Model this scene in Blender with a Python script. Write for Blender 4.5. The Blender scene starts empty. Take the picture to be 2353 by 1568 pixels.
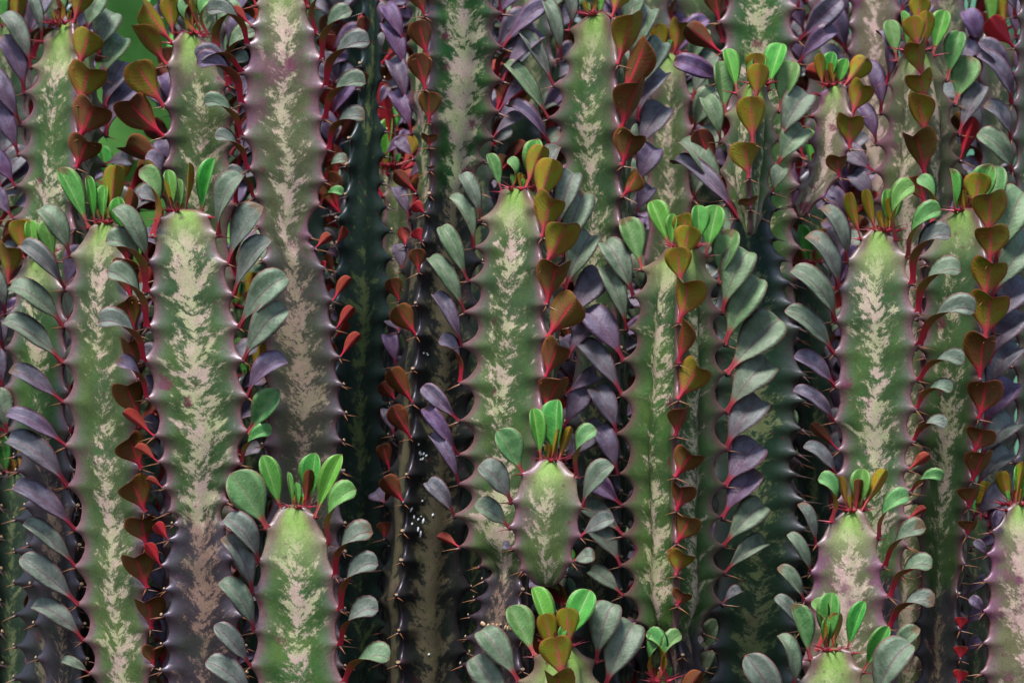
import bpy, math, random
import numpy as np
from mathutils import Vector, Matrix

random.seed(7); RNG = np.random.RandomState(11)
sc = bpy.context.scene
# ------------------------------------------------------------------ camera, world, sun, exposure
K = 0.00025            # metres per picture unit (the picture is 2352 units wide) on the front plane
DIST = 2.2             # camera to front plane
ZC = 0.30              # camera height above the soil
cam_d = bpy.data.cameras.new('camera'); cam = bpy.data.objects.new('camera', cam_d)
sc.collection.objects.link(cam); sc.camera = cam
cam.location = (0, -DIST, ZC); cam.rotation_euler = (math.radians(90), 0, 0)
cam_d.sensor_width = 36; cam_d.lens = 36 * DIST / (2352 * K)
cam_d.clip_start = 0.05; cam_d.clip_end = 200
cam_d.dof.use_dof = True; cam_d.dof.focus_distance = DIST + 0.04; cam_d.dof.aperture_fstop = 13
SUN_EL, SUN_AZ = 64, 203      # degrees; azimuth the light comes from, clockwise from +Y
w = bpy.data.worlds.new('World'); sc.world = w; w.use_nodes = True
wn = w.node_tree.nodes; wl = w.node_tree.links
bg = wn['Background']; sky = wn.new('ShaderNodeTexSky'); sky.sky_type = 'NISHITA'; sky.sun_disc = False
sky.sun_elevation = math.radians(SUN_EL); sky.sun_rotation = math.radians(SUN_AZ)
sky.air_density = 1.0; sky.dust_density = 1.5; sky.ozone_density = 1.0
wl.new(sky.outputs[0], bg.inputs[0]); bg.inputs[1].default_value = 0.095
sd = bpy.data.lights.new('sun', 'SUN'); sd.energy = 3.0; sd.angle = math.radians(16); sd.color = (1, .965, .925)
sun = bpy.data.objects.new('sun', sd); sc.collection.objects.link(sun)
az = math.radians(SUN_AZ); el = math.radians(SUN_EL)
sdir = Vector((math.sin(az) * math.cos(el), math.cos(az) * math.cos(el), math.sin(el)))
sun.rotation_euler = sdir.to_track_quat('Z', 'Y').to_euler(); sun.location = (0, -1, 2)
sc.view_settings.view_transform = 'Standard'; sc.view_settings.look = 'None'
sc.view_settings.exposure = 1.17; sc.view_settings.gamma = 1

# ------------------------------------------------------------------ helpers
COL = sc.collection
def P(x, y, d):
    """picture units and depth behind the front plane -> world point"""
    k = K * (DIST + d) / DIST
    return Vector(((x - 1176) * k, d, ZC + (784 - y) * k))
def empty(name, loc, label, cat='cactus', group=None):
    o = bpy.data.objects.new(name, None); COL.objects.link(o); o.location = loc
    o.empty_display_size = .02; o['label'] = label; o['category'] = cat
    if group: o['group'] = group
    return o
def link(name, mesh, parent, mw=None):
    o = bpy.data.objects.new(name, mesh); COL.objects.link(o)
    if parent is not None:
        o.parent = parent
        inv = Matrix.Translation(-Vector(WLOC[parent.name]))
        o.matrix_basis = inv @ (mw if mw is not None else Matrix.Identity(4))
    elif mw is not None: o.matrix_world = mw
    return o
WLOC = {}
def interp_smooth(ys, xs, q):
    """Catmull-Rom style interpolation of xs(ys) at q"""
    ys = np.asarray(ys, float); xs = np.asarray(xs, float)
    if len(ys) == 1: return np.full(len(q), xs[0])
    m = np.gradient(xs, ys)
    i = np.clip(np.searchsorted(ys, q) - 1, 0, len(ys) - 2)
    h = ys[i+1] - ys[i]; t = np.clip((q - ys[i]) / h, 0, 1)
    h00 = 2*t**3 - 3*t**2 + 1; h10 = t**3 - 2*t**2 + t; h01 = -2*t**3 + 3*t**2; h11 = t**3 - t**2
    return h00*xs[i] + h10*h*m[i]*.7 + h01*xs[i+1] + h11*h*m[i+1]*.7

# ------------------------------------------------------------------ materials
class NT:
    def __init__(s, name):
        s.m = bpy.data.materials.new(name); s.m.use_nodes = True
        s.t = s.m.node_tree; s.n = s.t.nodes; s.l = s.t.links; s.b = s.n['Principled BSDF']
    def put(s, sock, v):
        if isinstance(v, bpy.types.NodeSocket): s.l.new(v, sock)
        else: sock.default_value = v
    def math(s, op, a, b=None, c=None, clamp=False):
        n = s.n.new('ShaderNodeMath'); n.operation = op; n.use_clamp = clamp
        s.put(n.inputs[0], a)
        if b is not None: s.put(n.inputs[1], b)
        if c is not None: s.put(n.inputs[2], c)
        return n.outputs[0]
    def ss(s, v, a, b, o0=0., o1=1.):
        n = s.n.new('ShaderNodeMapRange'); n.interpolation_type = 'SMOOTHSTEP'
        s.put(n.inputs[0], v); n.inputs[1].default_value = a; n.inputs[2].default_value = b
        n.inputs[3].default_value = o0; n.inputs[4].default_value = o1
        return n.outputs[0]
    def mix(s, f, a, b):
        n = s.n.new('ShaderNodeMix'); n.data_type = 'RGBA'; n.clamp_factor = True
        s.put(n.inputs[0], f); s.put(n.inputs[6], col(a)); s.put(n.inputs[7], col(b))
        return n.outputs[2]
    def mul(s, a, fac):
        n = s.n.new('ShaderNodeVectorMath'); n.operation = 'SCALE'; s.put(n.inputs[0], a); s.put(n.inputs[3], fac)
        return n.outputs[0]
    def attr(s, name):
        n = s.n.new('ShaderNodeAttribute'); n.attribute_name = name; return n.outputs['Fac']
    def xyz(s, x, y, z):
        n = s.n.new('ShaderNodeCombineXYZ'); s.put(n.inputs[0], x); s.put(n.inputs[1], y); s.put(n.inputs[2], z); return n.outputs[0]
    def noise(s, vec, scale, detail=4, rough=.55, dist=0.):
        n = s.n.new('ShaderNodeTexNoise'); s.put(n.inputs['Vector'], vec); n.inputs['Scale'].default_value = scale
        n.inputs['Detail'].default_value = detail; n.inputs['Roughness'].default_value = rough; n.inputs['Distortion'].default_value = dist
        return n.outputs['Fac']
    def bump(s, h, strength, dist):
        n = s.n.new('ShaderNodeBump'); n.inputs['Strength'].default_value = strength; n.inputs['Distance'].default_value = dist
        s.put(n.inputs['Height'], h); s.l.new(n.outputs[0], s.b.inputs['Normal']); return n
def col(c):
    if isinstance(c, (tuple, list)) and len(c) == 3: return (*c, 1)
    return c

def stalk_material():
    N = NT('marbled_stalk_skin'); n = N.n
    uv = n.new('ShaderNodeUVMap'); sp = n.new('ShaderNodeSeparateXYZ'); N.l.new(uv.outputs[0], sp.inputs[0])
    s, v = sp.outputs[0], sp.outputs[1]
    oi = n.new('ShaderNodeObjectInfo'); oc = n.new('ShaderNodeSeparateColor'); N.l.new(oi.outputs['Color'], oc.inputs[0])
    pink, dark, pale_amt = oc.outputs[0], oc.outputs[1], oc.outputs[2]; oldgreen = oi.outputs['Alpha']
    seed = N.math('MULTIPLY', oi.outputs['Random'], 37.)
    tc = n.new('ShaderNodeTexCoord'); ob = tc.outputs['Object']
    fidx = N.math('FLOOR', s); sf = N.math('FRACT', s)
    d = N.math('MULTIPLY', N.math('ABSOLUTE', N.math('SUBTRACT', sf, .5)), 2.)
    rib, tooth, tipd, old = N.attr('rib'), N.attr('tooth'), N.attr('tipd'), N.attr('old')
    seedf = N.math('ADD', seed, N.math('MULTIPLY', fidx, 7.3))
    # flames run outward and upward from the middle of each face
    vv = N.math('SUBTRACT', v, N.math('MULTIPLY', d, .22))
    big = N.noise(N.xyz(N.math('MULTIPLY', sf, 2.6), N.math('MULTIPLY', vv, 3.8), seedf), 1., 3, .55, .4)
    mid = N.noise(N.xyz(N.math('MULTIPLY', sf, 7.), N.math('MULTIPLY', vv, 11.5), N.math('ADD', seedf, 3.)), 1., 8, .74, .25)
    fine = N.noise(N.xyz(N.math('MULTIPLY', sf, 34.), N.math('MULTIPLY', vv, 50.), N.math('ADD', seedf, 5.)), 1., 5, .8, .15)
    ray = N.math('COSINE', N.math('ADD', N.math('MULTIPLY', vv, 17.), N.math('MULTIPLY', big, 9.)))
    f = N.math('MULTIPLY', d, .80)
    f = N.math('ADD', f, N.math('MULTIPLY', N.math('MULTIPLY', ray, d), .34))
    f = N.math('ADD', f, N.math('MULTIPLY', N.math('SUBTRACT', mid, .5), 2.7))
    f = N.math('ADD', f, N.math('MULTIPLY', N.math('SUBTRACT', big, .5), 1.2))
    f = N.math('ADD', f, N.math('MULTIPLY', N.math('SUBTRACT', fine, .5), 1.0))
    lowf = N.noise(N.xyz(N.math('MULTIPLY', sf, .8), N.math('MULTIPLY', v, .8), N.math('ADD', seedf, 11.)), 1., 2, .5)
    f = N.math('ADD', f, N.math('MULTIPLY', N.math('SUBTRACT', lowf, .5), 1.3))
    f = N.math('SUBTRACT', f, N.math('MULTIPLY', pale_amt, .45))
    core = N.ss(f, -.19, -.10, 1., 0.); veil = N.ss(f, -.16, .20, 1., 0.)
    pale = N.math('ADD', N.math('MULTIPLY', core, .74), N.math('MULTIPLY', veil, .24))
    pale = N.math('MULTIPLY', pale, N.ss(d, .72, .98, 1., .35))
    # colours
    lo = N.noise(ob, 28., 3, .6); lo2 = N.noise(N.xyz(sf, vv, seedf), 3.2, 4, .6)
    c_pale = N.mix(N.ss(lo2, .35, .65), (.30, .325, .165), (.40, .30, .245))
    c_pale = N.mix(N.math('MULTIPLY', N.ss(v, -14., -3.), .0), c_pale, (.5, .5, .3))
    c_pale = N.mix(N.math('MULTIPLY', pink, .6), c_pale, (.46, .29, .29))
    c_grn = N.mix(N.ss(lo, .35, .68), (.013, .056, .010), (.052, .112, .020))
    c_grn = N.mix(N.ss(lo2, .45, .75, 0., .5), c_grn, (.020, .125, .022))
    c_grn = N.mix(N.ss(N.noise(ob, 11., 3, .5), .42, .66, 0., .55), c_grn, (.012, .045, .018))
    c_grn = N.mix(N.math('MULTIPLY', pink, .55), c_grn, (.20, .12, .10))
    base = N.mix(pale, c_grn, c_pale)
    # reddish purple flush along the ribs and teeth
    fl = N.math('MULTIPLY', N.ss(N.math('ADD', rib, N.math('MULTIPLY', N.math('SUBTRACT', lo, .5), .5)), .62, 1.), .7)
    base = N.mix(N.math('MULTIPLY', N.ss(N.math('ADD', rib, N.math('MULTIPLY', N.math('SUBTRACT', lo2, .5), .9)), .30, .95), .34), base, (.115, .075, .055))
    base = N.mix(fl, base, (.13, .052, .066))
    base = N.mix(N.math('MULTIPLY', N.ss(rib, .93, 1.), .5), base, (.17, .075, .075))
    # young growth at the top is lime, smooth, the flush comes first, the marbling later
    yn = N.math('ADD', tipd, N.math('MULTIPLY', N.math('SUBTRACT', lo, .5), .5))
    young = N.ss(yn, .25, 1.5, 1., 0.)
    c_y = N.mix(N.ss(d, .25, .95), (.155, .255, .055), (.125, .07, .045))
    c_y = N.mix(N.ss(tipd, .3, 1.1, 0., .45), c_y, (.40, .44, .22))
    base = N.mix(young, base, c_y)
    base = N.mix(N.ss(N.math('ADD', tipd, N.math('MULTIPLY', N.math('SUBTRACT', lo, .5), .1)), .02, .13, .85, 0.), base, (.11, .04, .035))
    # old growth: plum black with dull tan marbling
    c_old = N.mix(pale, (.026, .016, .026), (.165, .095, .078))
    c_old = N.mix(N.ss(lo, .5, .75, 0., .5), c_old, (.02, .04, .025)); c_old = N.mix(oldgreen, c_old, N.mix(pale, (.005, .011, .008), (.034, .058, .018)))
    base = N.mix(N.math('MULTIPLY', old, .92), base, c_old)
    # dark bluish stems; also shade painted into the stems of the back rows
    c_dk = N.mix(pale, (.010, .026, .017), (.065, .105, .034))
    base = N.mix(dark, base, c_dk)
    # wine-red scab spots
    vo = n.new('ShaderNodeTexVoronoi'); vo.inputs['Scale'].default_value = 62.; N.l.new(ob, vo.inputs['Vector'])
    vs = n.new('ShaderNodeSeparateColor'); N.l.new(vo.outputs['Color'], vs.inputs[0])
    rad = N.math('MULTIPLY', N.math('POWER', vs.outputs[1], 2.5), .38)
    dd = N.math('ADD', vo.outputs['Distance'], N.math('MULTIPLY', N.math('SUBTRACT', N.noise(ob, 330., 4, .8), .5), .75))
    inside = N.math('MULTIPLY', N.ss(N.math('SUBTRACT', dd, rad), -.12, .06, 1., 0.), N.math('GREATER_THAN', vs.outputs[0], .42))
    keep = N.math('MULTIPLY', N.math('SUBTRACT', 1., N.math('MULTIPLY', old, .75)), N.math('SUBTRACT', 1., N.math('MULTIPLY', dark, .85)))
    base = N.mix(N.math('MULTIPLY', N.math('MULTIPLY', inside, .8), keep), base, (.10, .010, .032))
    base = N.mix(N.math('MULTIPLY', N.math('MULTIPLY', N.ss(N.math('ADD', N.noise(ob, 34., 4, .65), N.math('MULTIPLY', rib, .10)), .56, .70), N.math('MULTIPLY', pink, 1.3)), keep), base, (.13, .045, .075))
    vo2 = n.new('ShaderNodeTexVoronoi'); vo2.inputs['Scale'].default_value = 190.; N.l.new(ob, vo2.inputs['Vector'])
    vs2 = n.new('ShaderNodeSeparateColor'); N.l.new(vo2.outputs['Color'], vs2.inputs[0])
    dot = N.math('MULTIPLY', N.ss(vo2.outputs['Distance'], .10, .22, 1., 0.), N.math('GREATER_THAN', vs2.outputs[0], .80))
    base = N.mix(N.math('MULTIPLY', dot, .55), base, (.10, .02, .05))
    # darker crust at the very tip of every tooth
    base = N.mix(N.ss(tooth, .86, 1., 0., .75), base, (.10, .025, .04))
    # waxy grain
    g = N.noise(ob, 1000., 3, .8); g2 = N.noise(ob, 160., 4, .6)
    base = N.mul(base, N.math('ADD', .12, N.math('ADD', N.math('MULTIPLY', g, 1.26), N.math('MULTIPLY', g2, .5))))
    N.l.new(base, N.b.inputs['Base Color'])
    N.put(N.b.inputs['Roughness'], N.math('ADD', N.ss(rib, .1, .9, .48, .27), N.math('MULTIPLY', g2, .2)))
    N.put(N.b.inputs['Specular IOR Level'], N.ss(rib, .2, .9, .16, .66)); N.b.inputs['Specular Tint'].default_value = (.84, .82, 1, 1)
    N.bump(N.math('ADD', N.math('MULTIPLY', g, .25), N.math('MULTIPLY', g2, .8)), .45, .0006)
    return N.m

def leaf_mats():
    out = []
    for side in ('upper', 'under'):
        N = NT('leaf_%s_face' % side); n = N.n
        uv = n.new('ShaderNodeUVMap'); sp = n.new('ShaderNodeSeparateXYZ'); N.l.new(uv.outputs[0], sp.inputs[0])
        u, v = sp.outputs[0], sp.outputs[1]
        a = N.math('MULTIPLY', N.math('ABSOLUTE', N.math('SUBTRACT', u, .5)), 2.)
        oi = n.new('ShaderNodeObjectInfo'); oc = n.new('ShaderNodeSeparateColor'); N.l.new(oi.outputs['Color'], oc.inputs[0])
        yg, pu, rd = oc.outputs[0], oc.outputs[1], oc.outputs[2]
        rnd = oi.outputs['Random']
        tc = n.new('ShaderNodeTexCoord')
        vec = N.xyz(N.math('ADD', N.math('MULTIPLY', u, 1.), N.math('MULTIPLY', rnd, 31.)), N.math('MULTIPLY', v, 2.), N.math('MULTIPLY', rnd, 17.))
        n1 = N.noise(vec, 2.6, 5, .6); n2 = N.noise(vec, 22., 4, .65); n3 = N.noise(vec, 160., 2, .6)
        wob = N.math('ADD', a, N.math('MULTIPLY', N.math('SUBTRACT', n2, .5), .08))
        veins = N.math('SINE', N.math('ADD', N.math('MULTIPLY', N.math('SUBTRACT', v, N.math('MULTIPLY', a, .16)), 85.), N.math('MULTIPLY', n1, 5.)))
        if side == 'upper':
            b = N.mix(N.ss(n1, .3, .7), (.060, .105, .052), (.155, .215, .125))
            p = N.mix(N.ss(n1, .3, .7), (.056, .022, .072), (.140, .100, .190))
            b = N.mix(pu, b, p)
            b = N.mix(N.math('MULTIPLY', N.ss(v, .25, .75, .55, 0.), pu), b, (.11, .04, .085))
            b = N.mix(yg, b, N.mix(N.math('MULTIPLY', rnd, .55), N.mix(N.ss(n1, .3, .7), (.025, .19, .030), (.06, .33, .05)), (.17, .30, .025)))
            b = N.mix(rd, b, (.24, .012, .018))
            mid = N.ss(wob, .02, .10, 1., 0.)
            b = N.mix(N.math('MULTIPLY', mid, .6), b, N.mix(yg, (.12, .035, .070), (.26, .42, .13)))
            b = N.mix(N.ss(a, .89, .97, 0., .75), b, N.mix(yg, (.20, .045, .075), (.22, .25, .08)))
            petc = (.26, .012, .030)
            pet = N.ss(v, .13, .27, .9, 0.)
        else:
            b = N.mix(N.ss(n1, .3, .72), (.120, .090, .006), (.100, .030, .008))
            b = N.mix(pu, b, N.mix(N.ss(n1, .3, .7), (.050, .009, .008), (.125, .022, .010)))
            b = N.mix(yg, b, N.mix(N.ss(n1, .3, .7), (.19, .25, .012), (.32, .16, .010)))
            b = N.mix(rd, b, (.32, .012, .018))
            b = N.mix(N.ss(a, .78, 1., 0., .35), b, (.22, .10, .015))
            mid = N.ss(N.math('ADD', wob, N.math('MULTIPLY', v, .10)), .05, .19, 1., 0.)
            mid = N.math('MULTIPLY', mid, N.ss(v, .72, 1., .95, .15))
            b = N.mix(mid, b, N.mix(yg, (.40, .010, .035), (.50, .09, .10)))
            b = N.mix(N.ss(a, .93, .99, 0., .8), b, (.30, .05, .03))
            petc = (.36, .008, .030)
            pet = N.ss(v, .18, .42, .95, 0.)
        b = N.mix(pet, b, N.mix(yg, petc, (.40, .06, .07)))
        b = N.mix(N.ss(v, .965, .995, 0., .8), b, (.20, .03, .04))
        b = N.mul(b, N.math('ADD', .35, N.math('ADD', N.math('MULTIPLY', n2, .70), N.math('MULTIPLY', n3, .60))))
        dry = N.math('MULTIPLY', N.math('GREATER_THAN', N.math('FRACT', N.math('MULTIPLY', rnd, 13.7)), .80), N.ss(N.math('ADD', v, N.math('MULTIPLY', N.math('SUBTRACT', n1, .5), .7)), .86, .93))
        b = N.mix(N.math('MULTIPLY', dry, .8), b, (.11, .055, .025))
        spk = N.ss(N.noise(vec, 60., 2, .5), .66, .76, 0., .35)
        b = N.mix(spk, b, (.10, .03, .05) if side == 'upper' else (.05, .01, .01))
        N.l.new(b, N.b.inputs['Base Color'])
        N.put(N.b.inputs['Roughness'], N.math('ADD', .32 if side == 'upper' else .40, N.math('MULTIPLY', n2, .22)))
        N.b.inputs['Specular IOR Level'].default_value = .34 if side == 'upper' else .28
        N.b.inputs['Subsurface Weight'].default_value = 0.
        hb = N.math('ADD', N.math('MULTIPLY', n2, .8), N.math('ADD', N.math('MULTIPLY', veins, .05), N.math('MULTIPLY', mid, -.35)))
        N.bump(hb, .5, .001)
        out.append(N.m)
    return out

def spine_material():
    N = NT('spine_horn'); n = N.n
    uv = n.new('ShaderNodeUVMap'); sp = n.new('ShaderNodeSeparateXYZ'); N.l.new(uv.outputs[0], sp.inputs[0]); v = sp.outputs[1]
    oi = n.new('ShaderNodeObjectInfo'); oc = n.new('ShaderNodeSeparateColor'); N.l.new(oi.outputs['Color'], oc.inputs[0])
    b = N.mix(N.ss(v, .05, .45), (.045, .016, .024), (.24, .105, .045))
    b = N.mix(N.ss(v, .75, 1.), b, (.30, .07, .03))
    b = N.mix(oc.outputs[0], b, N.mix(N.ss(v, .0, .9), (.28, .012, .035), (.20, .02, .03)))
    b = N.mix(oc.outputs[1], b, (.05, .03, .035))
    N.l.new(b, N.b.inputs['Base Color']); N.b.inputs['Roughness'].default_value = .35
    return N.m
def flat_material(name, c1, c2, scale, rough=.7, bump=.3, bd=.002):
    N = NT(name); tc = N.n.new('ShaderNodeTexCoord'); x = N.noise(tc.outputs['Object'], scale, 6, .65)
    N.l.new(N.mix(N.ss(x, .3, .7), c1, c2), N.b.inputs['Base Color']); N.b.inputs['Roughness'].default_value = rough
    N.bump(x, bump, bd); return N.m
M_STALK = stalk_material(); M_UP, M_UN = leaf_mats(); M_SPINE = spine_material()
M_SCAR = flat_material('corky_leaf_scar', (.55, .42, .26), (.30, .16, .08), 900., .7)
M_SOIL = flat_material('soil', (.030, .022, .018), (.075, .055, .042), 30., .95, .8, .01)
M_DROP = flat_material('white_mineral_splash', (.75, .78, .80), (.6, .62, .66), 500., .5)

# ------------------------------------------------------------------ shared leaf meshes
OV = [0, .06, .13, .21, .30, .39, .48, .57, .65, .73, .80, .865, .92, .958, .985, 1.0]
OW = [.20, .13, .14, .23, .42, .64, .82, .94, 1.0, .995, .93, .81, .62, .40, .15, .01]
def leaf_mesh(name, bow=.12, fold=.15, curl=0., curl_at=.6, twist0=0., twist1=0., cup=0., narrow=1., sway=0., thick=.035, wave=0., norm_top=False):
    """unit leaf: base at the origin, tip near (0,0,1); +Y is the upper face. The midline bows and curls towards -Y."""
    nv = len(OV); us = np.array([-1, -.66, -.33, 0, .33, .66, 1.]); nu = len(us)
    ang = np.zeros(nv)                         # tangent angle from +Z towards -Y
    for i, v in enumerate(OV):
        t = max(0., (v - curl_at) / (1 - curl_at))
        ang[i] = -bow * 4 * .5 + bow * 4 * v + curl * t * t * (3 - 2 * t) * 1.0
    mid = np.zeros((nv, 3))
    for i in range(1, nv):
        dv = OV[i] - OV[i-1]; a = (ang[i] + ang[i-1]) / 2
        mid[i] = mid[i-1] + dv * np.array([sway * math.sin(math.pi * OV[i]) * .6, -math.sin(a), math.cos(a)])
    top, bot = [], []
    for i, v in enumerate(OV):
        a = ang[i]; T = np.array([0, -math.sin(a), math.cos(a)]); Nn = np.array([0, math.cos(a), math.sin(a)]); X = np.array([1., 0, 0])
        tw = math.radians(twist0 + (twist1 - twist0) * v)
        Xr = X * math.cos(tw) + Nn * math.sin(tw); Nr = Nn * math.cos(tw) - X * math.sin(tw)
        hw = .5 * OW[i] * narrow; th = thick * (2.2 - 1.8 * min(1, v / .35)) * (1 if v < .97 else .6)
        for u in us:
            au = abs(u); wv = wave * math.sin(7 * v + (2 if u > 0 else 0)) * au * .5
            off = hw * (fold * au + cup * au * au + wv)
            p = mid[i] + Xr * (hw * u) + Nr * off
            e = th * .5 * (1 - .72 * au ** 3) * (1.35 if au == 0 else 1)
            top.append(p + Nr * e * .5); bot.append(p - Nr * e)
    V = np.array(top + bot); n = len(top)
    endp = mid[-1].copy()
    L = max(V[:n, 2]) if norm_top else max(.2, math.hypot(endp[1], endp[2]))
    if not norm_top:                            # rotate so that the chord runs along +Z
        th = math.atan2(endp[1], endp[2]); c, s_ = math.cos(th), math.sin(th)
        y, z = V[:, 1].copy(), V[:, 2].copy(); V[:, 1] = y * c - z * s_; V[:, 2] = y * s_ + z * c
    V[:, 2] /= L; V[:, 1] /= L
    faces, mats, uvs = [], [], []
    def q(a, b, c, d, m): faces.append((a, b, c, d)); mats.append(m)
    for i in range(nv - 1):
        for j in range(nu - 1):
            a, b, c, d = i*nu+j, i*nu+j+1, (i+1)*nu+j+1, (i+1)*nu+j
            q(d, c, b, a, 0); q(n+a, n+b, n+c, n+d, 1)
        q(i*nu, n+i*nu, n+(i+1)*nu, (i+1)*nu, 1); j = nu-1
        q(n+i*nu+j, i*nu+j, (i+1)*nu+j, n+(i+1)*nu+j, 1)
    me = bpy.data.meshes.new(name); me.from_pydata(V.tolist(), [], faces)
    me.materials.append(M_UP); me.materials.append(M_UN)
    me.polygons.foreach_set('material_index', mats); me.polygons.foreach_set('use_smooth', [True] * len(faces))
    ul = me.uv_layers.new(name='UVMap'); lv = np.zeros(len(me.loops), int); me.loops.foreach_get('vertex_index', lv)
    uu = np.tile((us + 1) / 2, nv * 2); vvv = np.tile(np.repeat(OV, nu), 2)
    ul.data.foreach_set('uv', np.stack([uu[lv], vvv[lv]], 1).ravel())
    me.update(); return me
LM = {'flat': [], 'young': [], 'heart': [], 'curlL': [], 'curlR': []}
for i in range(6):
    r = random.Random(100 + i)
    LM['flat'].append(leaf_mesh('leaf_blade', bow=r.uniform(.13, .30), fold=r.uniform(.12, .34), curl=r.uniform(.1, .7), curl_at=.6, wave=r.uniform(0, .2), sway=r.uniform(-.1, .1)))
    LM['young'].append(leaf_mesh('young_leaf_blade', bow=r.uniform(-.02, .10), fold=r.uniform(.25, .55), curl=r.uniform(0, .3), wave=.05, narrow=1.))
    LM['heart'].append(leaf_mesh('keeled_leaf_blade', bow=r.uniform(.02, .08), fold=r.uniform(.28, .5), curl=[.3, 1.2, .7, 1.0, .5, .9][i], curl_at=r.uniform(.5, .62), twist0=r.uniform(-10, 10), twist1=[-30, 5, 24, -10, 34, -20][i], norm_top=True))
    for nm, sg in (('curlL', 1), ('curlR', -1)):
        LM[nm].append(leaf_mesh('recurved_leaf_blade', bow=r.uniform(.26, .38), fold=r.uniform(.15, .3), curl=r.uniform(.3, .8), curl_at=.6, twist0=36 * sg, twist1=-26 * sg))

def spine_mesh():
    vs, fs, uv = [], [], []
    n = 6; L = 7
    for i in range(L + 1):
        t = i / L; r = .070 * (1 - t) ** 1.2 + .006 + .42 * max(0, .20 - t); c = np.array([0, -.10 * t * t, t])
        for j in range(n):
            a = 2 * math.pi * j / n; vs.append((c[0] + r * math.cos(a), c[1] + r * math.sin(a), c[2])); uv.append(t)
    for i in range(L):
        for j in range(n): fs.append((i*n+j, i*n+(j+1) % n, (i+1)*n+(j+1) % n, (i+1)*n+j))
    fs.append(tuple(range(n))[::-1]); fs.append(tuple(L*n+j for j in range(n)))
    me = bpy.data.meshes.new('spine'); me.from_pydata(vs, [], fs); me.materials.append(M_SPINE)
    me.polygons.foreach_set('use_smooth', [True] * len(fs))
    ul = me.uv_layers.new(name='UVMap'); lv = np.zeros(len(me.loops), int); me.loops.foreach_get('vertex_index', lv)
    t = np.array(uv)[lv]; ul.data.foreach_set('uv', np.stack([t * 0, t], 1).ravel()); return me
SPINE = spine_mesh()
def scar_mesh():
    vs, fs = [], []; n = 8
    for (r, z) in ((1, 0), (1.05, .35), (.75, .6), (.35, .5)):
        for j in range(n): a = 2*math.pi*j/n; vs.append((r*math.cos(a), .75*r*math.sin(a), z))
    for i in range(3):
        for j in range(n): fs.append((i*n+j, i*n+(j+1) % n, (i+1)*n+(j+1) % n, (i+1)*n+j))
    fs.append(tuple(3*n+j for j in range(n)))
    me = bpy.data.meshes.new('leaf_scar'); me.from_pydata(vs, [], fs); me.materials.append(M_SCAR); return me
SCAR = scar_mesh()

# ------------------------------------------------------------------ leaf, spine placement
CODES = {  # kind, psi (degrees the upper face turns from the camera towards the stem), (young, purple, red)
 'a': ('flat', 32, (.03, .26, 0)), 'A': ('flat', 15, (.07, .18, 0)), 'p': ('flat', 34, (0, .75, 0)), 'P': ('flat', 15, (0, .9, 0)),
 'd': ('flat', 20, (0, .6, 0)), 'g': ('young', 18, (.9, 0, 0)), 'G': ('young', 18, (.45, 0, 0)),
 'c': ('curl', 72, (.05, .25, 0)), 'C': ('curl', 72, (0, .75, 0)), 'k': ('curl', 62, (.55, 0, 0)),
 'o': ('heart', 180, (.38, .0, 0)), 'm': ('heart', 180, (.03, .5, 0)), 'y': ('yunder', 180, (.75, 0, 0)),
 'q': ('under', 180, (.2, .15, 0)), 'n': ('under', 180, (0, .8, 0)), 'r': ('under', 160, (0, .6, .5)), 'R': ('under', 180, (0, .2, 1.))}
def place_leaf(parent, B, T, wid, code, side, lrng):
    kind, psi, colr = CODES[code]
    z = T - B; L = z.length
    if L < 1e-5: return
    z.normalize(); cam_dir = (Vector((0, -1, 0)) - z * z.dot(Vector((0, -1, 0)))).normalized()
    perp = z.cross(cam_dir)                    # in the picture plane, square to the leaf
    if perp.x * side > 0: perp = -perp         # towards the stem
    psi = math.radians(psi + lrng.uniform(-9, 9))
    if kind in ('heart',): psi = math.pi + lrng.uniform(-.6, .6)
    n = cam_dir * math.cos(psi) + perp * math.sin(psi)
    x = n.cross(z)                             # local X so that (x, n, z) is right handed: x × n = z
    mesh_kind = {'curl': 'curlL' if side < 0 else 'curlR', 'yunder': 'young', 'under': 'young'}.get(kind, kind)
    me = LM[mesh_kind][lrng.randrange(6)]
    foreshort = max(.5, abs(math.cos(psi))) if kind in ('flat', 'young') else (.62 if kind == 'curl' else 1.)
    W = wid * .88 if kind == 'curl' else wid * (.90 if kind == 'flat' else 1.) / foreshort; W = min(W, L * 1.0) if kind != 'heart' else W
    if kind == 'heart': L *= 1.10
    M = Matrix((x, n, z)).transposed().to_4x4()
    S = Matrix.Diagonal((W, (L * .62 + W * .38) if kind == 'heart' else L, L, 1))
    o = link('leaf', me, parent, Matrix.Translation(B) @ M @ S)
    j = lambda a, s=.12: min(1, max(0, a + lrng.uniform(-s, s)))
    o.color = (j(colr[0], .08 if colr[0] < .5 else .15), j(colr[1], .18), colr[2] if colr[2] else 0, 1)
    return o
def place_spines(parent, B, ang, rng, ln, young, pale=0., up=0.):
    for sg in (-1, 1):
        a = ang + sg * math.radians(rng.uniform(28, 46)); ev = rng.uniform(-.32, .05) + up
        z = Vector((math.cos(a), math.sin(a), ev)).normalized()
        h = Vector((0, 0, 1)); x = h.cross(z).normalized(); y = z.cross(x)
        M = Matrix((x, y, z)).transposed().to_4x4(); l = ln * rng.uniform(.75, 1.2)
        o = link('spine', SPINE, parent, Matrix.Translation(B - Vector((math.cos(ang), math.sin(ang), 0)) * K * 5 - Vector((0, 0, K * 4))) @ M @ Matrix.Diagonal((l * .8, l * .8, l, 1)))
        o.color = (young, pale, 0, 1)

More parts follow.
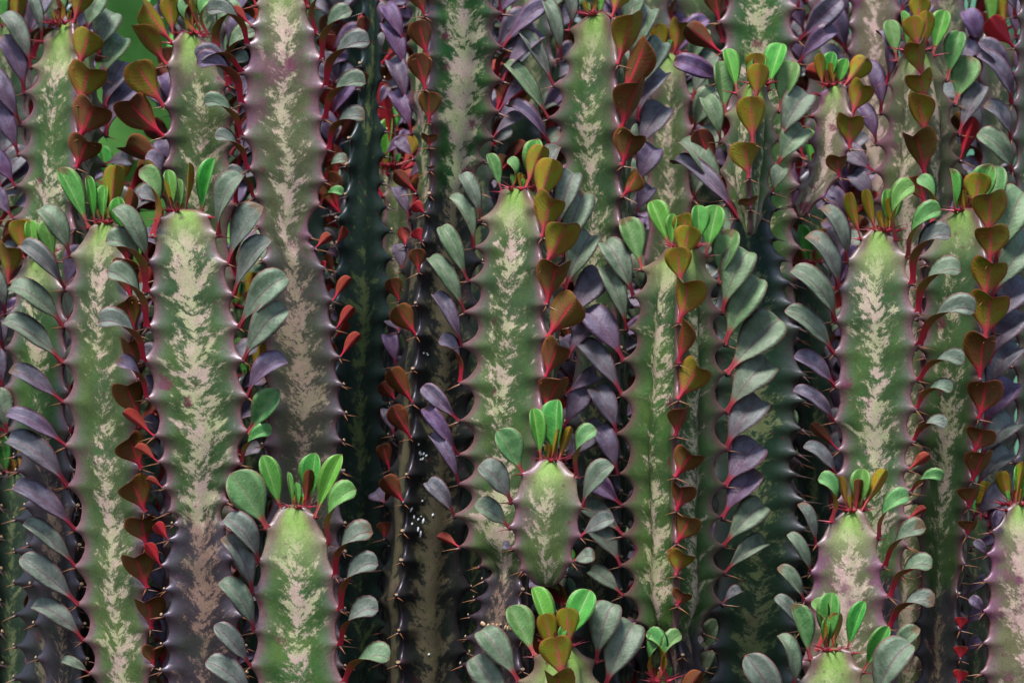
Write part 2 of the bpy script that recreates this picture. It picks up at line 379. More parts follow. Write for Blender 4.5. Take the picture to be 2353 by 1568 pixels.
# ------------------------------------------------------------------ stem builder
RIBANG = {'R': -30, 'L': -150, 'B': 90}
def build_stalk(spec, parent, name='stalk', bottom=None):
    d, phi = spec['d'], spec.get('phi', 0)
    ang = {k: math.radians(a + phi) for k, a in RIBANG.items()}
    i, j = spec.get('outline', ('L', 'R'))
    ribs = spec['ribs']; apex = spec['apex']; aw = spec.get('round', 60)
    kk = K * (DIST + d) / DIST
    ybot = bottom if bottom is not None else spec.get('bottom', 784 + ZC / kk)
    step = spec.get('step', 5.)
    rows = [apex]; y = apex
    while y < min(ybot, 1640): y += step * (.35 if y - apex < 12 else 1); rows.append(y)
    if ybot > 1640: rows += list(np.arange(1665, ybot, 40)) + [ybot]
    else: rows[-1] = ybot
    ys = np.array(sorted(set(rows)))
    tx = {}
    for r in (i, j):
        t = sorted(ribs[r], key=lambda q: q[1]); tx[r] = ([q[1] for q in t], [q[0] for q in t])
    xi = interp_smooth(*tx[i], ys); xj = interp_smooth(*tx[j], ys)
    R = (xj - xi) / (math.cos(ang[j]) - math.cos(ang[i])); xc = xi - R * math.cos(ang[i])
    ker = max(3, int(40 / step)) | 1; pad = ker // 2                     # smooth the axis, keep the waists
    sm = lambda a: np.convolve(np.pad(a, pad, 'edge'), np.ones(ker) / ker, 'valid')
    xc = sm(xc); R = sm(R)
    t = np.clip((ys - apex) / aw, 0, 1); dome = .20 + .80 * np.sqrt(np.clip(1 - (1 - t) ** 2, 0, 1)) ; dome[0] = .12
    R = R * dome
    if 0 < spec.get('old', -1) < 1700: R = R * (1 - .085 * np.exp(-((ys - spec['old']) / 20.) ** 2))
    if spec.get('taper'):                                                 # a branch narrows to its foot
        tb = np.clip((ybot - ys) / spec['taper'], 0, 1); R = R * (.22 + .78 * np.sqrt(1 - (1 - tb) ** 2))
    amp = spec.get('amp', .25)
    teeth = {}
    for r in 'LRB':
        if r in ribs and len(ribs[r]): t = sorted([q[1] for q in ribs[r]])
        else:
            o = sorted([q[1] for q in ribs[i]]); sh = {'L': .3, 'R': .6, 'B': .45}[r]
            t = [a + (b - a) * sh for a, b in zip(o[:-1], o[1:])] + [o[-1] + 30]
        sp_ = np.median(np.diff(t)) if len(t) > 1 else 70
        while t[-1] < min(ybot, 1640) - sp_: t.append(t[-1] + sp_)
        while t[0] - sp_ * .62 > apex + 6: t.insert(0, t[0] - sp_ * .62)
        teeth[r] = np.array(t)
    rho = 5.5; nf = spec.get('nf', 15); nb = 5
    betas = np.linspace(-60, 60, nb); ss_ = np.linspace(0, 1, nf + 2)[1:-1]
    ss_ = .5 - .5 * np.cos(math.pi * ss_) * (1 - .0) ; ss_ = .5 * ss_ + .5 * np.linspace(0, 1, nf + 2)[1:-1]
    order = ['L', 'R', 'B']
    def cusp(r):
        t = teeth[r]; g = np.zeros(len(ys)); sharp = np.zeros(len(ys))
        idx = np.clip(np.searchsorted(t, ys), 1, max(1, len(t) - 1))
        for m, y in enumerate(ys):
            k = np.argmin(np.abs(t - y)); dy = y - t[k]
            if len(t) > 1:
                if dy < 0: s_ = (t[k] - t[k-1]) if k > 0 else (t[1] - t[0])
                else: s_ = (t[k+1] - t[k]) if k < len(t) - 1 else (t[-1] - t[-2])
            else: s_ = 80
            q = abs(dy) / (s_ * .5); q = min(q, 1.)
            if dy > 0: q = min(1., q * 1.12)
            g[m] = (1 - q) ** 2.3 * .88 + .12 * (1 - q * q); sharp[m] = math.exp(-(dy / 5.) ** 2)
        return g, sharp
    C = {r: cusp(r) for r in order}
    cols = []; U = []; RB = []; TT = []
    depth0 = d
    A = amp * R; Rv = R - A
    bulge = spec.get('bulge', .05)
    smallR = np.minimum(rho, .3 * R)
    H = len(ys)
    def wide(g, rel):   # the tooth broadens away from the rib
        k = max(1, int(rel / step)); return np.convolve(np.pad(g, k, 'edge'), np.ones(2*k+1)/(2*k+1), 'valid')
    for ri, r in enumerate(order):
        a = ang[r]; D_ = np.array([math.cos(a), math.sin(a)]); Tn = np.array([-math.sin(a), math.cos(a)])
        g, sh = C[r]; jit = np.convolve(RNG.randn(H + 4), np.ones(5) / 5, 'valid') * min(1.6, step * .3)
        tipr = Rv + A * g * (1 + .12 * np.sin(ys / 53. + ri * 2 + d * 90) + .08 * np.sin(ys / 17. + d * 70)) + jit + 6.5 * sh * np.minimum(1, R / 100)
        for b in betas:
            br = math.radians(b); sr = smallR * (1 - .45 * g)
            px = (tipr - smallR)[:, None] * D_ + sr[:, None] * (math.cos(br) * D_ + math.sin(br) * Tn)
            cols.append(px); U.append(float(ri) if b >= 0 else ((ri - 1) % 3) + .999); RB.append(np.ones(H)); TT.append(g)
        r2 = order[(ri + 1) % 3]; a2 = ang[r2]; D2 = np.array([math.cos(a2), math.sin(a2)]); Tn2 = np.array([-math.sin(a2), math.cos(a2)])
        g2, sh2 = C[r2]
        b1, b2 = math.radians(60), math.radians(-60)
        P1 = (Rv - smallR)[:, None] * D_ + smallR[:, None] * (math.cos(b1) * D_ + math.sin(b1) * Tn)
        P2 = (Rv - smallR)[:, None] * D2 + smallR[:, None] * (math.cos(b2) * D2 + math.sin(b2) * Tn2)
        am = a + math.radians(60); Nf = np.array([math.cos(am), math.sin(am)])
        for s in ss_:
            base = P1 * (1 - s) + P2 * s
            bl = bulge * R * math.sin(math.pi * s) - spec.get('conc', .035) * R * math.sin(2 * math.pi * min(s, 1 - s)) ** 2
            base = base + bl[:, None] * Nf
            for (gg, DD, q) in ((g, D_, s), (g2, D2, 1 - s)):
                wgt = math.exp(-(q / .13) ** 1.15)
                gw = wide(gg, 2 + 55 * q)
                base = base + (A * gw * wgt)[:, None] * DD
                base = base + (A * .13 * (gw - .35) * math.exp(-((q - .16) / .13) ** 2))[:, None] * Nf
            cols.append(base); U.append(ri + s); q = min(s, 1 - s)
            RB.append(np.full(H, max(0, 1 - q / .30))); TT.append((g if s < .5 else g2) * math.exp(-(q / .05) ** 2))
    W_ = len(cols); A3 = np.stack(cols, 1)                                  # H × W × 2
    wx = (xc[:, None] + A3[:, :, 0]); wy = d + A3[:, :, 1] * kk
    lump = spec.get('lump', 1.) * .00035
    X = (wx - 1176) * kk; Z = ZC + (784 - ys)[:, None] * kk + 0 * X
    # gentle irregularity
    ph = RNG.rand(6) * 6.28
    X = X + lump * (np.sin(Z * 95 + ph[0]) + .6 * np.sin(Z * 210 + ph[1] + wy * 60)); wy = wy + lump * np.sin(Z * 120 + ph[2] + X * 50)
    # dome top bulges upward
    V = np.stack([X, wy, Z], 2).reshape(-1, 3)
    ctop = np.array([(xc[0] - 1176) * kk, d, ZC + (784 - ys[0] + 5) * kk]); V = np.vstack([V, ctop])
    cb = np.array([(xc[-1] - 1176) * kk, d, ZC + (784 - ys[-1]) * kk]); V = np.vstack([V, cb])
    ii, jj = np.meshgrid(np.arange(H - 1), np.arange(W_), indexing='ij')
    j2 = (jj + 1) % W_
    F = np.stack([ii * W_ + jj, (ii + 1) * W_ + jj, (ii + 1) * W_ + j2, ii * W_ + j2], -1).reshape(-1, 4)
    faces = F.tolist(); nt = len(V) - 2; nq = len(faces)
    faces += [(nt, jx, (jx + 1) % W_) for jx in range(W_)] + [(nt + 1, (H-1)*W_ + (jx + 1) % W_, (H-1)*W_ + jx) for jx in range(W_)]
    me = bpy.data.meshes.new(name)
    O = np.array([0., 0, 0]) if parent is None else np.array(WLOC[parent.name])
    me.from_pydata((V - O).tolist(), [], faces); me.materials.append(M_STALK)
    me.polygons.foreach_set('use_smooth', [True] * len(faces))
    ul = me.uv_layers.new(name='UVMap'); lv = np.zeros(len(me.loops), int); me.loops.foreach_get('vertex_index', lv)
    Uc = np.array(U); Vv = (784 - ys) * kk / .05
    uu = np.concatenate([np.tile(Uc, H), [0, 0]]); vv = np.concatenate([np.repeat(Vv, W_), [Vv[0], Vv[-1]]])
    uvs = np.stack([uu[lv], vv[lv]], 1)
    q4 = uvs[:nq * 4].reshape(H - 1, W_, 4, 2); q4[:, 1, 2:, 0] = 3.0; uvs[:nq * 4] = q4.reshape(-1, 2)
    ul.data.foreach_set('uv', uvs.ravel())
    def at(nm, arr):
        a = me.attributes.new(nm, 'FLOAT', 'POINT'); a.data.foreach_set('value', np.concatenate([arr.ravel(), [arr.ravel()[0], arr.ravel()[-1]]]).astype(np.float32))
    at('rib', np.stack(RB, 1)); at('tooth', np.stack(TT, 1))
    at('tipd', np.repeat(((ys - apex) / spec.get('young', 85))[:, None], W_, 1))
    oy = spec.get('old', 99999); oe = spec.get('oldfade', 35)
    wob = 14 * np.sin(np.arange(W_) * .9)[None, :] + 10 * np.sin(np.arange(W_) * 2.3)[None, :]
    at('old', np.clip((ys[:, None] + wob - oy + oe / 2) / oe, 0, 1) * spec.get('oldmax', 1.))
    me.update()
    ob = link(name, me, parent, Matrix.Translation(Vector(O)))
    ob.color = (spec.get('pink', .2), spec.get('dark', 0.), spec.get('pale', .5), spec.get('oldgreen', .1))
    # tooth tip lookup
    def tooth_pt(r, y, extra=0.):
        rr = np.interp(y, ys, R) + 1 + extra; c = np.interp(y, ys, xc)
        return P(c + rr * math.cos(ang[r]), y, d) + Vector((0, rr * kk * math.sin(ang[r]), 0))
    return ob, teeth, tooth_pt, ang
def build_ribs(spec, holder, teeth, tooth_pt, ang, rng):
    d = spec['d']; kk = K * (DIST + d) / DIST; oy = spec.get('old', 99999)
    apex = spec['apex']; ribs = spec['ribs']; ymax = min(spec.get('bottom', 9999), 1640)
    for r in 'LRB':
        if r == 'B' and r not in ribs: continue
        given = ribs.get(r, [])
        gy = [q[1] for q in given]
        for y in teeth[r]:
            if y > ymax or y < -90: continue
            m = [q for q in given if abs(q[1] - y) < 1]
            e = m[0] if m else None
            B = tooth_pt(r, y)
            young = max(0., min(1., 1.3 - (y - apex) / 90)); isold = y > oy
            if y - apex > 8: place_spines(holder, B, ang[r], rng, spec.get('spl', 39) * kk * (.8 if isold else 1), young, .9 if spec.get('dark', 0) > .6 else 0., .3 * young)
            if e is not None and len(e) > 2:
                put_leaf(spec, holder, B, e[0], e[1], *e[2:], ang=ang[r], rng=rng)
            elif spec.get('auto') and not isold:
                a = ang[r]; fx = math.cos(a); sgn = 1 if fx > 0 else -1
                if abs(fx) > .45: c = rng.choice(spec['auto']); dx = sgn * rng.uniform(35, 75) * abs(fx); dy = -rng.uniform(70, 105); ww = rng.uniform(42, 62)
                elif math.sin(a) < 0: c = rng.choice(spec.get('autof', 'mo')); dx = rng.uniform(-15, 15); dy = -rng.uniform(60, 90); ww = rng.uniform(55, 75)
                else: continue
                if spec.get('twin') and abs(fx) > .45:
                    X1 = 1176 + B.x / kk
                    put_leaf(spec, holder, B, X1, y, X1 + sgn * rng.uniform(10, 100), y - rng.uniform(20, 80), rng.uniform(30, 50), rng.choice('pPCnr'), ang=a, rng=rng)
                X0 = 1176 + B.x / kk; dx *= rng.uniform(.7, 1.3) if spec.get('twin') else 1
                put_leaf(spec, holder, B, X0, y, X0 + dx, y + dy, ww, c, ang=a, rng=rng)
            if isold and (e is None or len(e) == 2) and abs(math.sin(ang[r])) > -1 and math.sin(ang[r]) < .6:
                a = ang[r]; z = Vector((math.cos(a), math.sin(a), .15)).normalized(); x = Vector((0, 0, 1)).cross(z).normalized(); yv = z.cross(x)
                s_ = rng.uniform(3.2, 5.2) * kk
                link('leaf_scar', SCAR, holder, Matrix.Translation(B - z * s_ * .1 + Vector((0, 0, 3 * kk))) @ Matrix((x, yv, z)).transposed().to_4x4() @ Matrix.Diagonal((s_, s_, s_, 1)))
def put_leaf(spec, holder, B, bx, by, tx, ty, wid, code, ang, rng):
    d = spec['d']; kk = K * (DIST + d) / DIST
    B = Vector(B); dx = (tx - bx) * kk; dz = (by - ty) * kk
    kind = CODES[code][0]
    L = math.hypot(dx, dz); side = -1 if math.cos(ang) < 0 else 1
    if kind == 'heart' or (CODES[code][1] == 180): dy = -.22 * L
    else:
        dy = abs(dx) * max(-.6, min(.6, math.tan(math.asin(max(-.95, min(.95, math.sin(ang))))) * .6))
        if kind == 'flat': dy -= .05 * L
    # keep the tip where the photograph has it: aim from the given base
    T = Vector((B.x + dx, B.y + dy, B.z + dz))
    # blend towards the absolute target
    T2 = P(tx, ty, B.y + dy); T.x = .35 * T.x + .65 * T2.x; T.z = .35 * T.z + .65 * T2.z
    place_leaf(holder, B - Vector((math.cos(ang), math.sin(ang), 0)) * kk * 3, T, wid * kk * 1.04, code, side, rng)
def apex_leaves(spec, holder, rng):
    for (bx, by, tx, ty, wd, c) in spec.get('top', []):
        d = spec['d']; a = -math.pi / 2 + (.9 if tx > bx else -.9)
        dd = rng.uniform(-6, 6) * K
        if CODES[c][1] == 180: dd = -12 * K
        B = P(bx, by + 12, d + dd)
        put_leaf(spec, holder, B, bx, by, tx, ty, wd, c, ang=a, rng=rng)
    # tuft of young crimson spines round the growing point
    if spec['apex'] > -40:
        xs = [q[0] for q in spec.get('top', [])]; 
        if xs:
            cx = sum(xs) / len(xs); kk = K * (DIST + spec['d']) / DIST
            for k in range(9):
                a = rng.uniform(0, 6.28); rad = rng.uniform(2, 20); l = rng.uniform(14, 38)
                x0 = cx + rad * math.cos(a); B = P(x0, spec['apex'] + 7, spec['d']) + Vector((0, rad * kk * math.sin(a), 0))
                T = B + Vector((math.cos(a) * l * .25, math.sin(a) * l * .25, l)) * kk
                place_leaf(holder, B, T, l * rng.uniform(.25, .4) * kk, rng.choice('ynygn'), 1 if math.cos(a) > 0 else -1, rng)
            for k in range(10):
                a = rng.uniform(0, 6.28); rad = rng.uniform(12, 34)
                B = P(cx + rad * math.cos(a), spec['apex'] + 4, spec['d']) + Vector((0, rad * kk * math.sin(a), 0))
                place_spines(holder, B, a, rng, 42 * kk, 1., 0., .5)
SEEDN = [0]
def make_stem(spec):
    SEEDN[0] += 1; rng = random.Random(500 + SEEDN[0])
    xs = [q[0] for q in spec['ribs'][spec.get('outline', ('L', 'R'))[0]]] + [q[0] for q in spec['ribs'][spec.get('outline', ('L', 'R'))[1]]]
    d = spec['d']; kk = K * (DIST + d) / DIST
    loc = Vector(((sum(xs) / len(xs) - 1176) * kk, d, 0))
    root = empty('cactus_stem', loc, spec['label'], 'cactus', spec.get('group', 'three-ribbed cactus stems growing side by side'))
    WLOC[root.name] = loc
    ob, teeth, tp, ang = build_stalk(spec, root)
    build_ribs(spec, root, teeth, tp, ang, rng); apex_leaves(spec, root, rng)
    for bs in spec.get('branches', []):
        b, t2, tp2, a2 = build_stalk(bs, root, 'branch')
        WLOC[b.name] = Vector(loc)
        build_ribs(bs, b, t2, tp2, a2, rng); apex_leaves(bs, b, rng)
    return root
# ------------------------------------------------------------------ the stems, front to back (x, y in picture units; leaf = tip x, tip y, width, kind)
STEMS = []
def S(**k): STEMS.append(k)
S(label='tall green stem left of centre, pale fishbone marbling, green crown, plum-dark foot', d=.05, apex=480, young=70, pale=.55, pink=.15, old=1190, amp=.19, round=58,
  ribs={'L': [(353,541,322,391,32,'k'),(341,604,265,480,52,'a'),(338,671,246,556,44,'c'),(341,751,248,624,44,'c'),(333,829,230,742,42,'c'),(341,915,269,832,34,'C'),(357,999,286,945,28,'r'),(367,1059,312,1026,22,'r'),(378,1118,338,1099,18,'r'),(386,1173),(398,1201),(388,1236,358,1201,28,'R'),(371,1296,338,1246,28,'R'),(384,1350),(376,1409),(376,1475),(374,1534)],
        'R': [(506,540,559,404,50,'a'),(532,605,608,476,60,'a'),(544,678,626,553,50,'a'),(558,751,664,638,70,'a'),(568,827,662,708,70,'a'),(578,909,663,831,48,'p'),(577,990,643,895,56,'G'),(561,1063,627,992,24,'k'),(545,1110),(527,1150),(527,1205),(545,1280),(560,1345),(565,1410),(568,1480),(570,1540)]},
  top=[(370,490,331,364,26,'y'),(392,478,385,385,32,'g'),(398,484,372,398,20,'y'),(428,480,435,370,16,'y'),(408,482,407,405,18,'G'),(463,490,495,358,34,'g')])
S(label='leftmost large marbled stem, broad grey leaves fanning out on its left side', d=.085, phi=-20, apex=505, young=80, pale=.45, pink=.25, amp=.24, round=60,
  ribs={'L': [(187,522,130,386,46,'g'),(158,586,92,480,56,'a'),(149,664,50,565,46,'a'),(144,749,24,661,56,'a'),(142,832,9,739,54,'a'),(142,922,24,850,46,'p'),(151,1023,17,952,44,'p'),(152,1115,18,1012,62,'p'),(171,1215,33,1118,54,'p'),(173,1300,57,1199,46,'a'),(177,1386,48,1279,62,'a'),(189,1468,76,1390,50,'a'),(206,1544,144,1515,26,'a')],
        'R': [(300,545,275,452,40,'g'),(305,612,290,515,56,'m'),(312,690,283,600,60,'m'),(318,765,292,690,52,'m'),(326,870,300,780,52,'m'),(332,960,290,880,68,'m'),(334,1072,298,1004,74,'m'),(341,1172,306,1102,74,'m'),(346,1247,326,1186,74,'m'),(345,1345,312,1272,78,'m'),(356,1437,342,1372,72,'m'),(362,1524,355,1480,50,'m')]},
  top=[(215,505,200,398,24,'g'),(252,500,268,376,50,'y'),(240,502,243,420,30,'g'),(283,520,305,440,34,'m')])
S(label='young thick stem low left of centre with bright lime tip and green leaf crown', d=.0, apex=1158, young=120, pale=.55, pink=.1, amp=.15, round=72, bulge=.07,
  ribs={'L': [(612,1210,531,1085,84,'G'),(594,1286,516,1191,54,'a'),(580,1357,513,1232,56,'a'),(586,1444,507,1333,54,'a'),(576,1523,495,1431,50,'a'),(585,1600,476,1515,58,'a')],
        'R': [(738,1184,790,1042,42,'g'),(762,1243,820,1123,44,'k'),(776,1319,858,1222,52,'c'),(788,1395,870,1295,48,'c'),(786,1475,870,1399,54,'c'),(796,1562,896,1511,56,'c')]},
  top=[(643,1160,603,1040,46,'g'),(670,1155,661,1078,15,'g'),(683,1155,680,1102,16,'g'),(702,1155,712,1073,26,'n'),(712,1152,726,1034,50,'g')])
S(label='upper-left stem with five olive leaves stacked on its left edge', d=.16, phi=18, apex=72, young=90, pale=.3, pink=.25, amp=.24, round=55, outline=('L','R'), auto='CC',
  ribs={'L': [(392,100,330,12,62,'o'),(385,153,317,66,62,'o'),(382,247,318,152,70,'o'),(381,317,292,232,74,'m'),(378,384,290,332,62,'m'),(374,450),(370,520),(368,640),(366,900)],
        'R': [(481,82,440,0,20,'k'),(511,135,557,25,38,'c'),(530,196,590,75,34,'c'),(554,262,600,160,36,'p'),(550,330),(548,400),(546,470),(550,640),(550,900)]},
  top=[(395,68,388,-12,46,'y'),(440,66,440,-5,16,'y'),(462,70,424,-15,26,'n'),(480,66,484,-8,22,'k')])
S(label='tall stem reaching the top edge left of centre, green above and plum dark below', d=.11, apex=-60, young=90, pale=.6, pink=.5, old=575, oldfade=60, oldgreen=.45, oldmax=.72, amp=.18, step=5,
  ribs={'L': [(589,14,545,-90,30,'r'),(577,62,530,22,24,'r'),(568,107,478,30,34,'c'),(556,170,458,142,30,'C'),(555,242,455,152,26,'C'),(556,317,471,241,26,'c'),(570,391,494,315,26,'c'),(582,454,523,397,20,'c'),(592,520),(600,600),(600,680),(598,760),(600,850),(603,940),(606,1020),(608,1100),(610,1200)],
        'R': [(710,17,725,-80,34,'c'),(733,78,757,-25,30,'c'),(745,140,810,29,32,'c'),(755,204,851,102,36,'c'),(752,276,841,194,34,'c'),(762,346,839,275,34,'c'),(752,419,799,371,28,'c'),(740,473,789,447,18,'k'),(716,545),(736,570,764,540,24,'r'),(752,616,741,600,14,'R'),(769,690,807,638,26,'r'),(776,755,812,706,26,'r'),(785,820,828,767,26,'r'),(791,883),(797,948),(791,1011),(792,1080),(794,1200)]},
  top=[(640,-50,640,-130,40,'g')])
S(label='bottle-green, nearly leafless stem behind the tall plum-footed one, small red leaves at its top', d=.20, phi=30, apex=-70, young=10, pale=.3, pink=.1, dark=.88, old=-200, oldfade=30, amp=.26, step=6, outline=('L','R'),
  ribs={'L': [(832,30,826,45,32,'r'),(832,100,838,40,30,'n'),(828,150),(825,204,832,165,32,'n'),(820,263),(803,322),(798,381),(797,450),(775,504),(774,566,790,520,22,'r'),(770,630,752,585,22,'n'),(768,700),(768,780,795,735,22,'r'),(768,860),(768,1000),(768,1200)],
        'R': [(874,0),(878,62,893,8,28,'p'),(886,120,880,75,24,'p'),(882,182),(872,242,892,200,26,'P'),(888,300),(888,357,930,322,26,'P'),(882,419),(894,475),(898,530),(903,592),(918,657),(912,727),(901,786),(896,860),(894,930),(890,1000),(892,1100),(894,1250)]})
STEMS[-1]['old'] = -300
S(label='tall stem above centre with bright cream streak, lower half black-green with white splashes', d=.14, phi=43, apex=-80, young=30, pale=.85, pink=.0, old=445, oldfade=40, oldgreen=.6, amp=.22, outline=('L','R'),
  ribs={'R': [(1154,28,1172,-40,34,'c'),(1158,107,1258,17,44,'p'),(1159,184,1251,85,44,'p'),(1147,256,1225,182,32,'p'),(1135,317,1201,272,28,'p'),(1118,370),(1112,440),(1108,510),(1106,600),(1104,700),(1102,780),(1098,900),(1095,1000),(1090,1100),(1085,1200),(1080,1350),(1076,1500)],
        'L': [(978,48,955,-30,44,'n'),(984,138,962,52,52,'n'),(978,213,957,127,54,'n'),(988,288,985,214,52,'n'),(987,343,984,310,40,'m'),(989,395,987,382,24,'m'),(986,450),(978,493,950,470,30,'R'),(971,557,955,528,30,'R'),(964,626,958,572,38,'n'),(957,699),(958,770,912,704,54,'n'),(951,848),(950,924,898,848,46,'n'),(946,1003,903,931,46,'n'),(937,1087),(930,1150,882,1094,44,'n'),(928,1215),(925,1281),(914,1360),(920,1440),(918,1513)],
        'B': [(926,95,880,10,46,'P'),(926,161,882,52,52,'P'),(929,235,894,139,50,'P'),(941,301,898,211,48,'P'),(953,360,915,319,34,'P'),(950,440,905,392,34,'n'),(948,500,912,430,36,'P'),(945,560,925,520,30,'r'),(942,620,918,560,36,'P'),(940,690,905,640,40,'n'),(938,760,902,735,46,'p'),(936,840,900,770,40,'P'),(934,920,885,880,40,'n'),(932,1000,900,940,44,'P'),(930,1080,892,1020,36,'n'),(928,1160,876,1130,46,'P'),(926,1240,898,1200,34,'n')]})
S(label='central tall stem, olive heart-shaped leaves down its front edge, small leafy shoot low down', d=.055, phi=-41, apex=428, young=90, pale=.6, pink=.2, old=1315, oldgreen=.2, oldfade=30, amp=.26, outline=('L','R'),
  ribs={'L': [(1123,438,1111,353,30,'G'),(1102,502,1059,400,44,'A'),(1085,567,1028,457,40,'a'),(1071,644,1014,519,50,'A'),(1064,716,986,592,48,'A'),(1056,793,995,677,40,'P'),(1054,879,1007,782,28,'C'),(1050,966,971,886,46,'P'),(1050,1044,976,936,42,'P'),(1052,1111,988,1000,38,'P'),(1040,1184,981,1108,44,'P'),(1050,1257,1002,1232,24,'r'),(1096,1300),(1109,1332),(1088,1374),(1076,1415),(1071,1465),(1058,1527)],
        'R': [(1222,432,1253,336,48,'y'),(1236,478,1270,367,62,'y'),(1246,547,1266,450,68,'o'),(1252,612,1303,517,74,'o'),(1256,701,1279,602,74,'m'),(1258,775,1318,690,78,'m'),(1254,864,1283,785,62,'m'),(1250,941,1285,870,72,'m'),(1246,1020),(1240,1100),(1234,1180),(1230,1260),(1205,1310),(1200,1350),(1200,1400),(1200,1460),(1200,1530)],
        'B': [(1270,460,1236,318,48,'g'),(1275,480,1292,338,46,'a'),(1282,530,1320,396,64,'A'),(1289,590,1343,440,80,'A'),(1292,662,1355,540,74,'A'),(1306,741,1385,632,74,'P'),(1300,822,1380,722,62,'p'),(1303,907,1372,862,42,'P'),(1303,985,1356,893,60,'P'),(1300,1070,1390,985,60,'P')]},
  top=[(1170,425,1166,362,28,'k'),(1195,428,1194,392,14,'y'),(1228,428,1234,316,46,'g')],
  branches=[dict(d=.010, apex=1050, young=80, pale=.2, pink=.3, amp=.17, round=46, bottom=1345, taper=85, bulge=.08, auto=None,
    ribs={'L': [(1226,1056,1219,936,38,'g'),(1194,1085,1140,987,60,'G'),(1171,1149,1101,1066,62,'a'),(1166,1208,1090,1156,50,'a'),(1174,1256,1154,1250,24,'p'),(1190,1306)],
          'R': [(1302,1056),(1328,1092,1371,985,40,'k'),(1341,1161,1407,1066,46,'a'),(1336,1229,1410,1191,40,'a'),(1318,1288,1367,1279,34,'a')]},
    top=[(1243,1055,1219,940,1,'g'),(1280,1050,1282,912,52,'g'),(1265,1055,1284,980,16,'y'),(1283,1055,1312,975,22,'y'),(1258,1055,1262,1013,14,'y')])])
STEMS[-1]['branches'][0]['top'].pop(0)
S(label='right-of-centre stem whose forward rib carries a column of small heart-shaped leaves', d=.06, phi=60, apex=560, young=85, pale=.45, pink=.12, amp=.26, outline=('B','R'), conc=.10, bulge=.0, old=1455,
  ribs={'B': [(1511,567,1487,461,48,'g'),(1473,616,1433,500,56,'G'),(1454,678,1388,557,66,'A'),(1438,754,1383,614,56,'A'),(1431,827,1345,715,76,'P'),(1428,907,1334,789,58,'P'),(1416,997,1362,893,60,'P'),(1418,1090,1369,983,54,'P'),(1428,1163,1352,1100,56,'P'),(1431,1232,1334,1165,54,'a'),(1424,1302,1345,1215,56,'a'),(1428,1371,1355,1312,44,'a'),(1458,1430),(1500,1480),(1520,1540)],
        'R': [(1634,585,1652,470,58,'g'),(1658,647,1686,526,60,'G'),(1665,716,1722,578,78,'A'),(1672,789,1748,640,86,'A'),(1677,858,1795,734,98,'A'),(1677,947,1772,836,86,'a'),(1675,1033,1752,920,84,'p'),(1673,1118,1751,1025,82,'p'),(1666,1191,1748,1085,66,'p'),(1668,1257,1758,1163,68,'a'),(1672,1319,1760,1250,46,'a'),(1668,1390,1706,1359,24,'p'),(1623,1454),(1623,1490),(1622,1540)],
        'L': [(1578,600,1588,520,60,'y'),(1578,655,1560,568,60,'y'),(1585,742,1592,645,76,'o'),(1568,834,1573,737,62,'m'),(1575,915,1612,838,70,'o'),(1570,997,1578,935,62,'m'),(1575,1090,1599,1036,68,'m'),(1569,1166,1575,1112,60,'m'),(1569,1239,1590,1186,60,'m'),(1566,1312,1575,1264,62,'o'),(1567,1381,1573,1355,46,'m'),(1568,1450),(1570,1500)]},
  top=[(1545,560,1547,485,26,'g'),(1585,552,1568,487,52,'y'),(1602,548,1602,466,44,'g')])
S(label='large right-hand stem, flat face with feathered pale stripe, grey leaves curling on both sides', d=.06, apex=525, young=95, pale=.5, pink=.15, amp=.18, round=62, old=1330,
  ribs={'L': [(1966,547,1947,442,30,'y'),(1938,600,1883,480,46,'a'),(1918,664,1847,545,56,'a'),(1911,737,1814,623,58,'a'),(1907,810,1800,713,54,'a'),(1911,886,1821,817,46,'p'),(1907,966,1819,896,38,'p'),(1921,1032,1862,973,26,'n'),(1914,1089,1843,1024,38,'p'),(1918,1150),(1922,1210),(1930,1280),(1950,1350),(1955,1420),(1955,1500)],
        'R': [(2063,550,2101,426,38,'k'),(2085,590,2160,485,36,'k'),(2094,651,2181,545,38,'c'),(2106,720,2203,625,42,'c'),(2108,793,2235,718,40,'c'),(2108,872,2210,834,34,'c'),(2101,938,2181,900,30,'c'),(2094,1014,2169,981,30,'c'),(2084,1075,2132,1043,26,'r'),(2090,1128,2162,1099,24,'k'),(2084,1187,2125,1166,20,'r'),(2082,1250),(2075,1320,2100,1290,18,'R'),(2070,1390),(2070,1460,2105,1440,20,'R'),(2070,1530)]},
  top=[(2010,525,1988,430,26,'y'),(2042,520,2035,429,50,'g'),(2055,525,2044,450,24,'y'),(2030,525,2020,480,16,'y')])
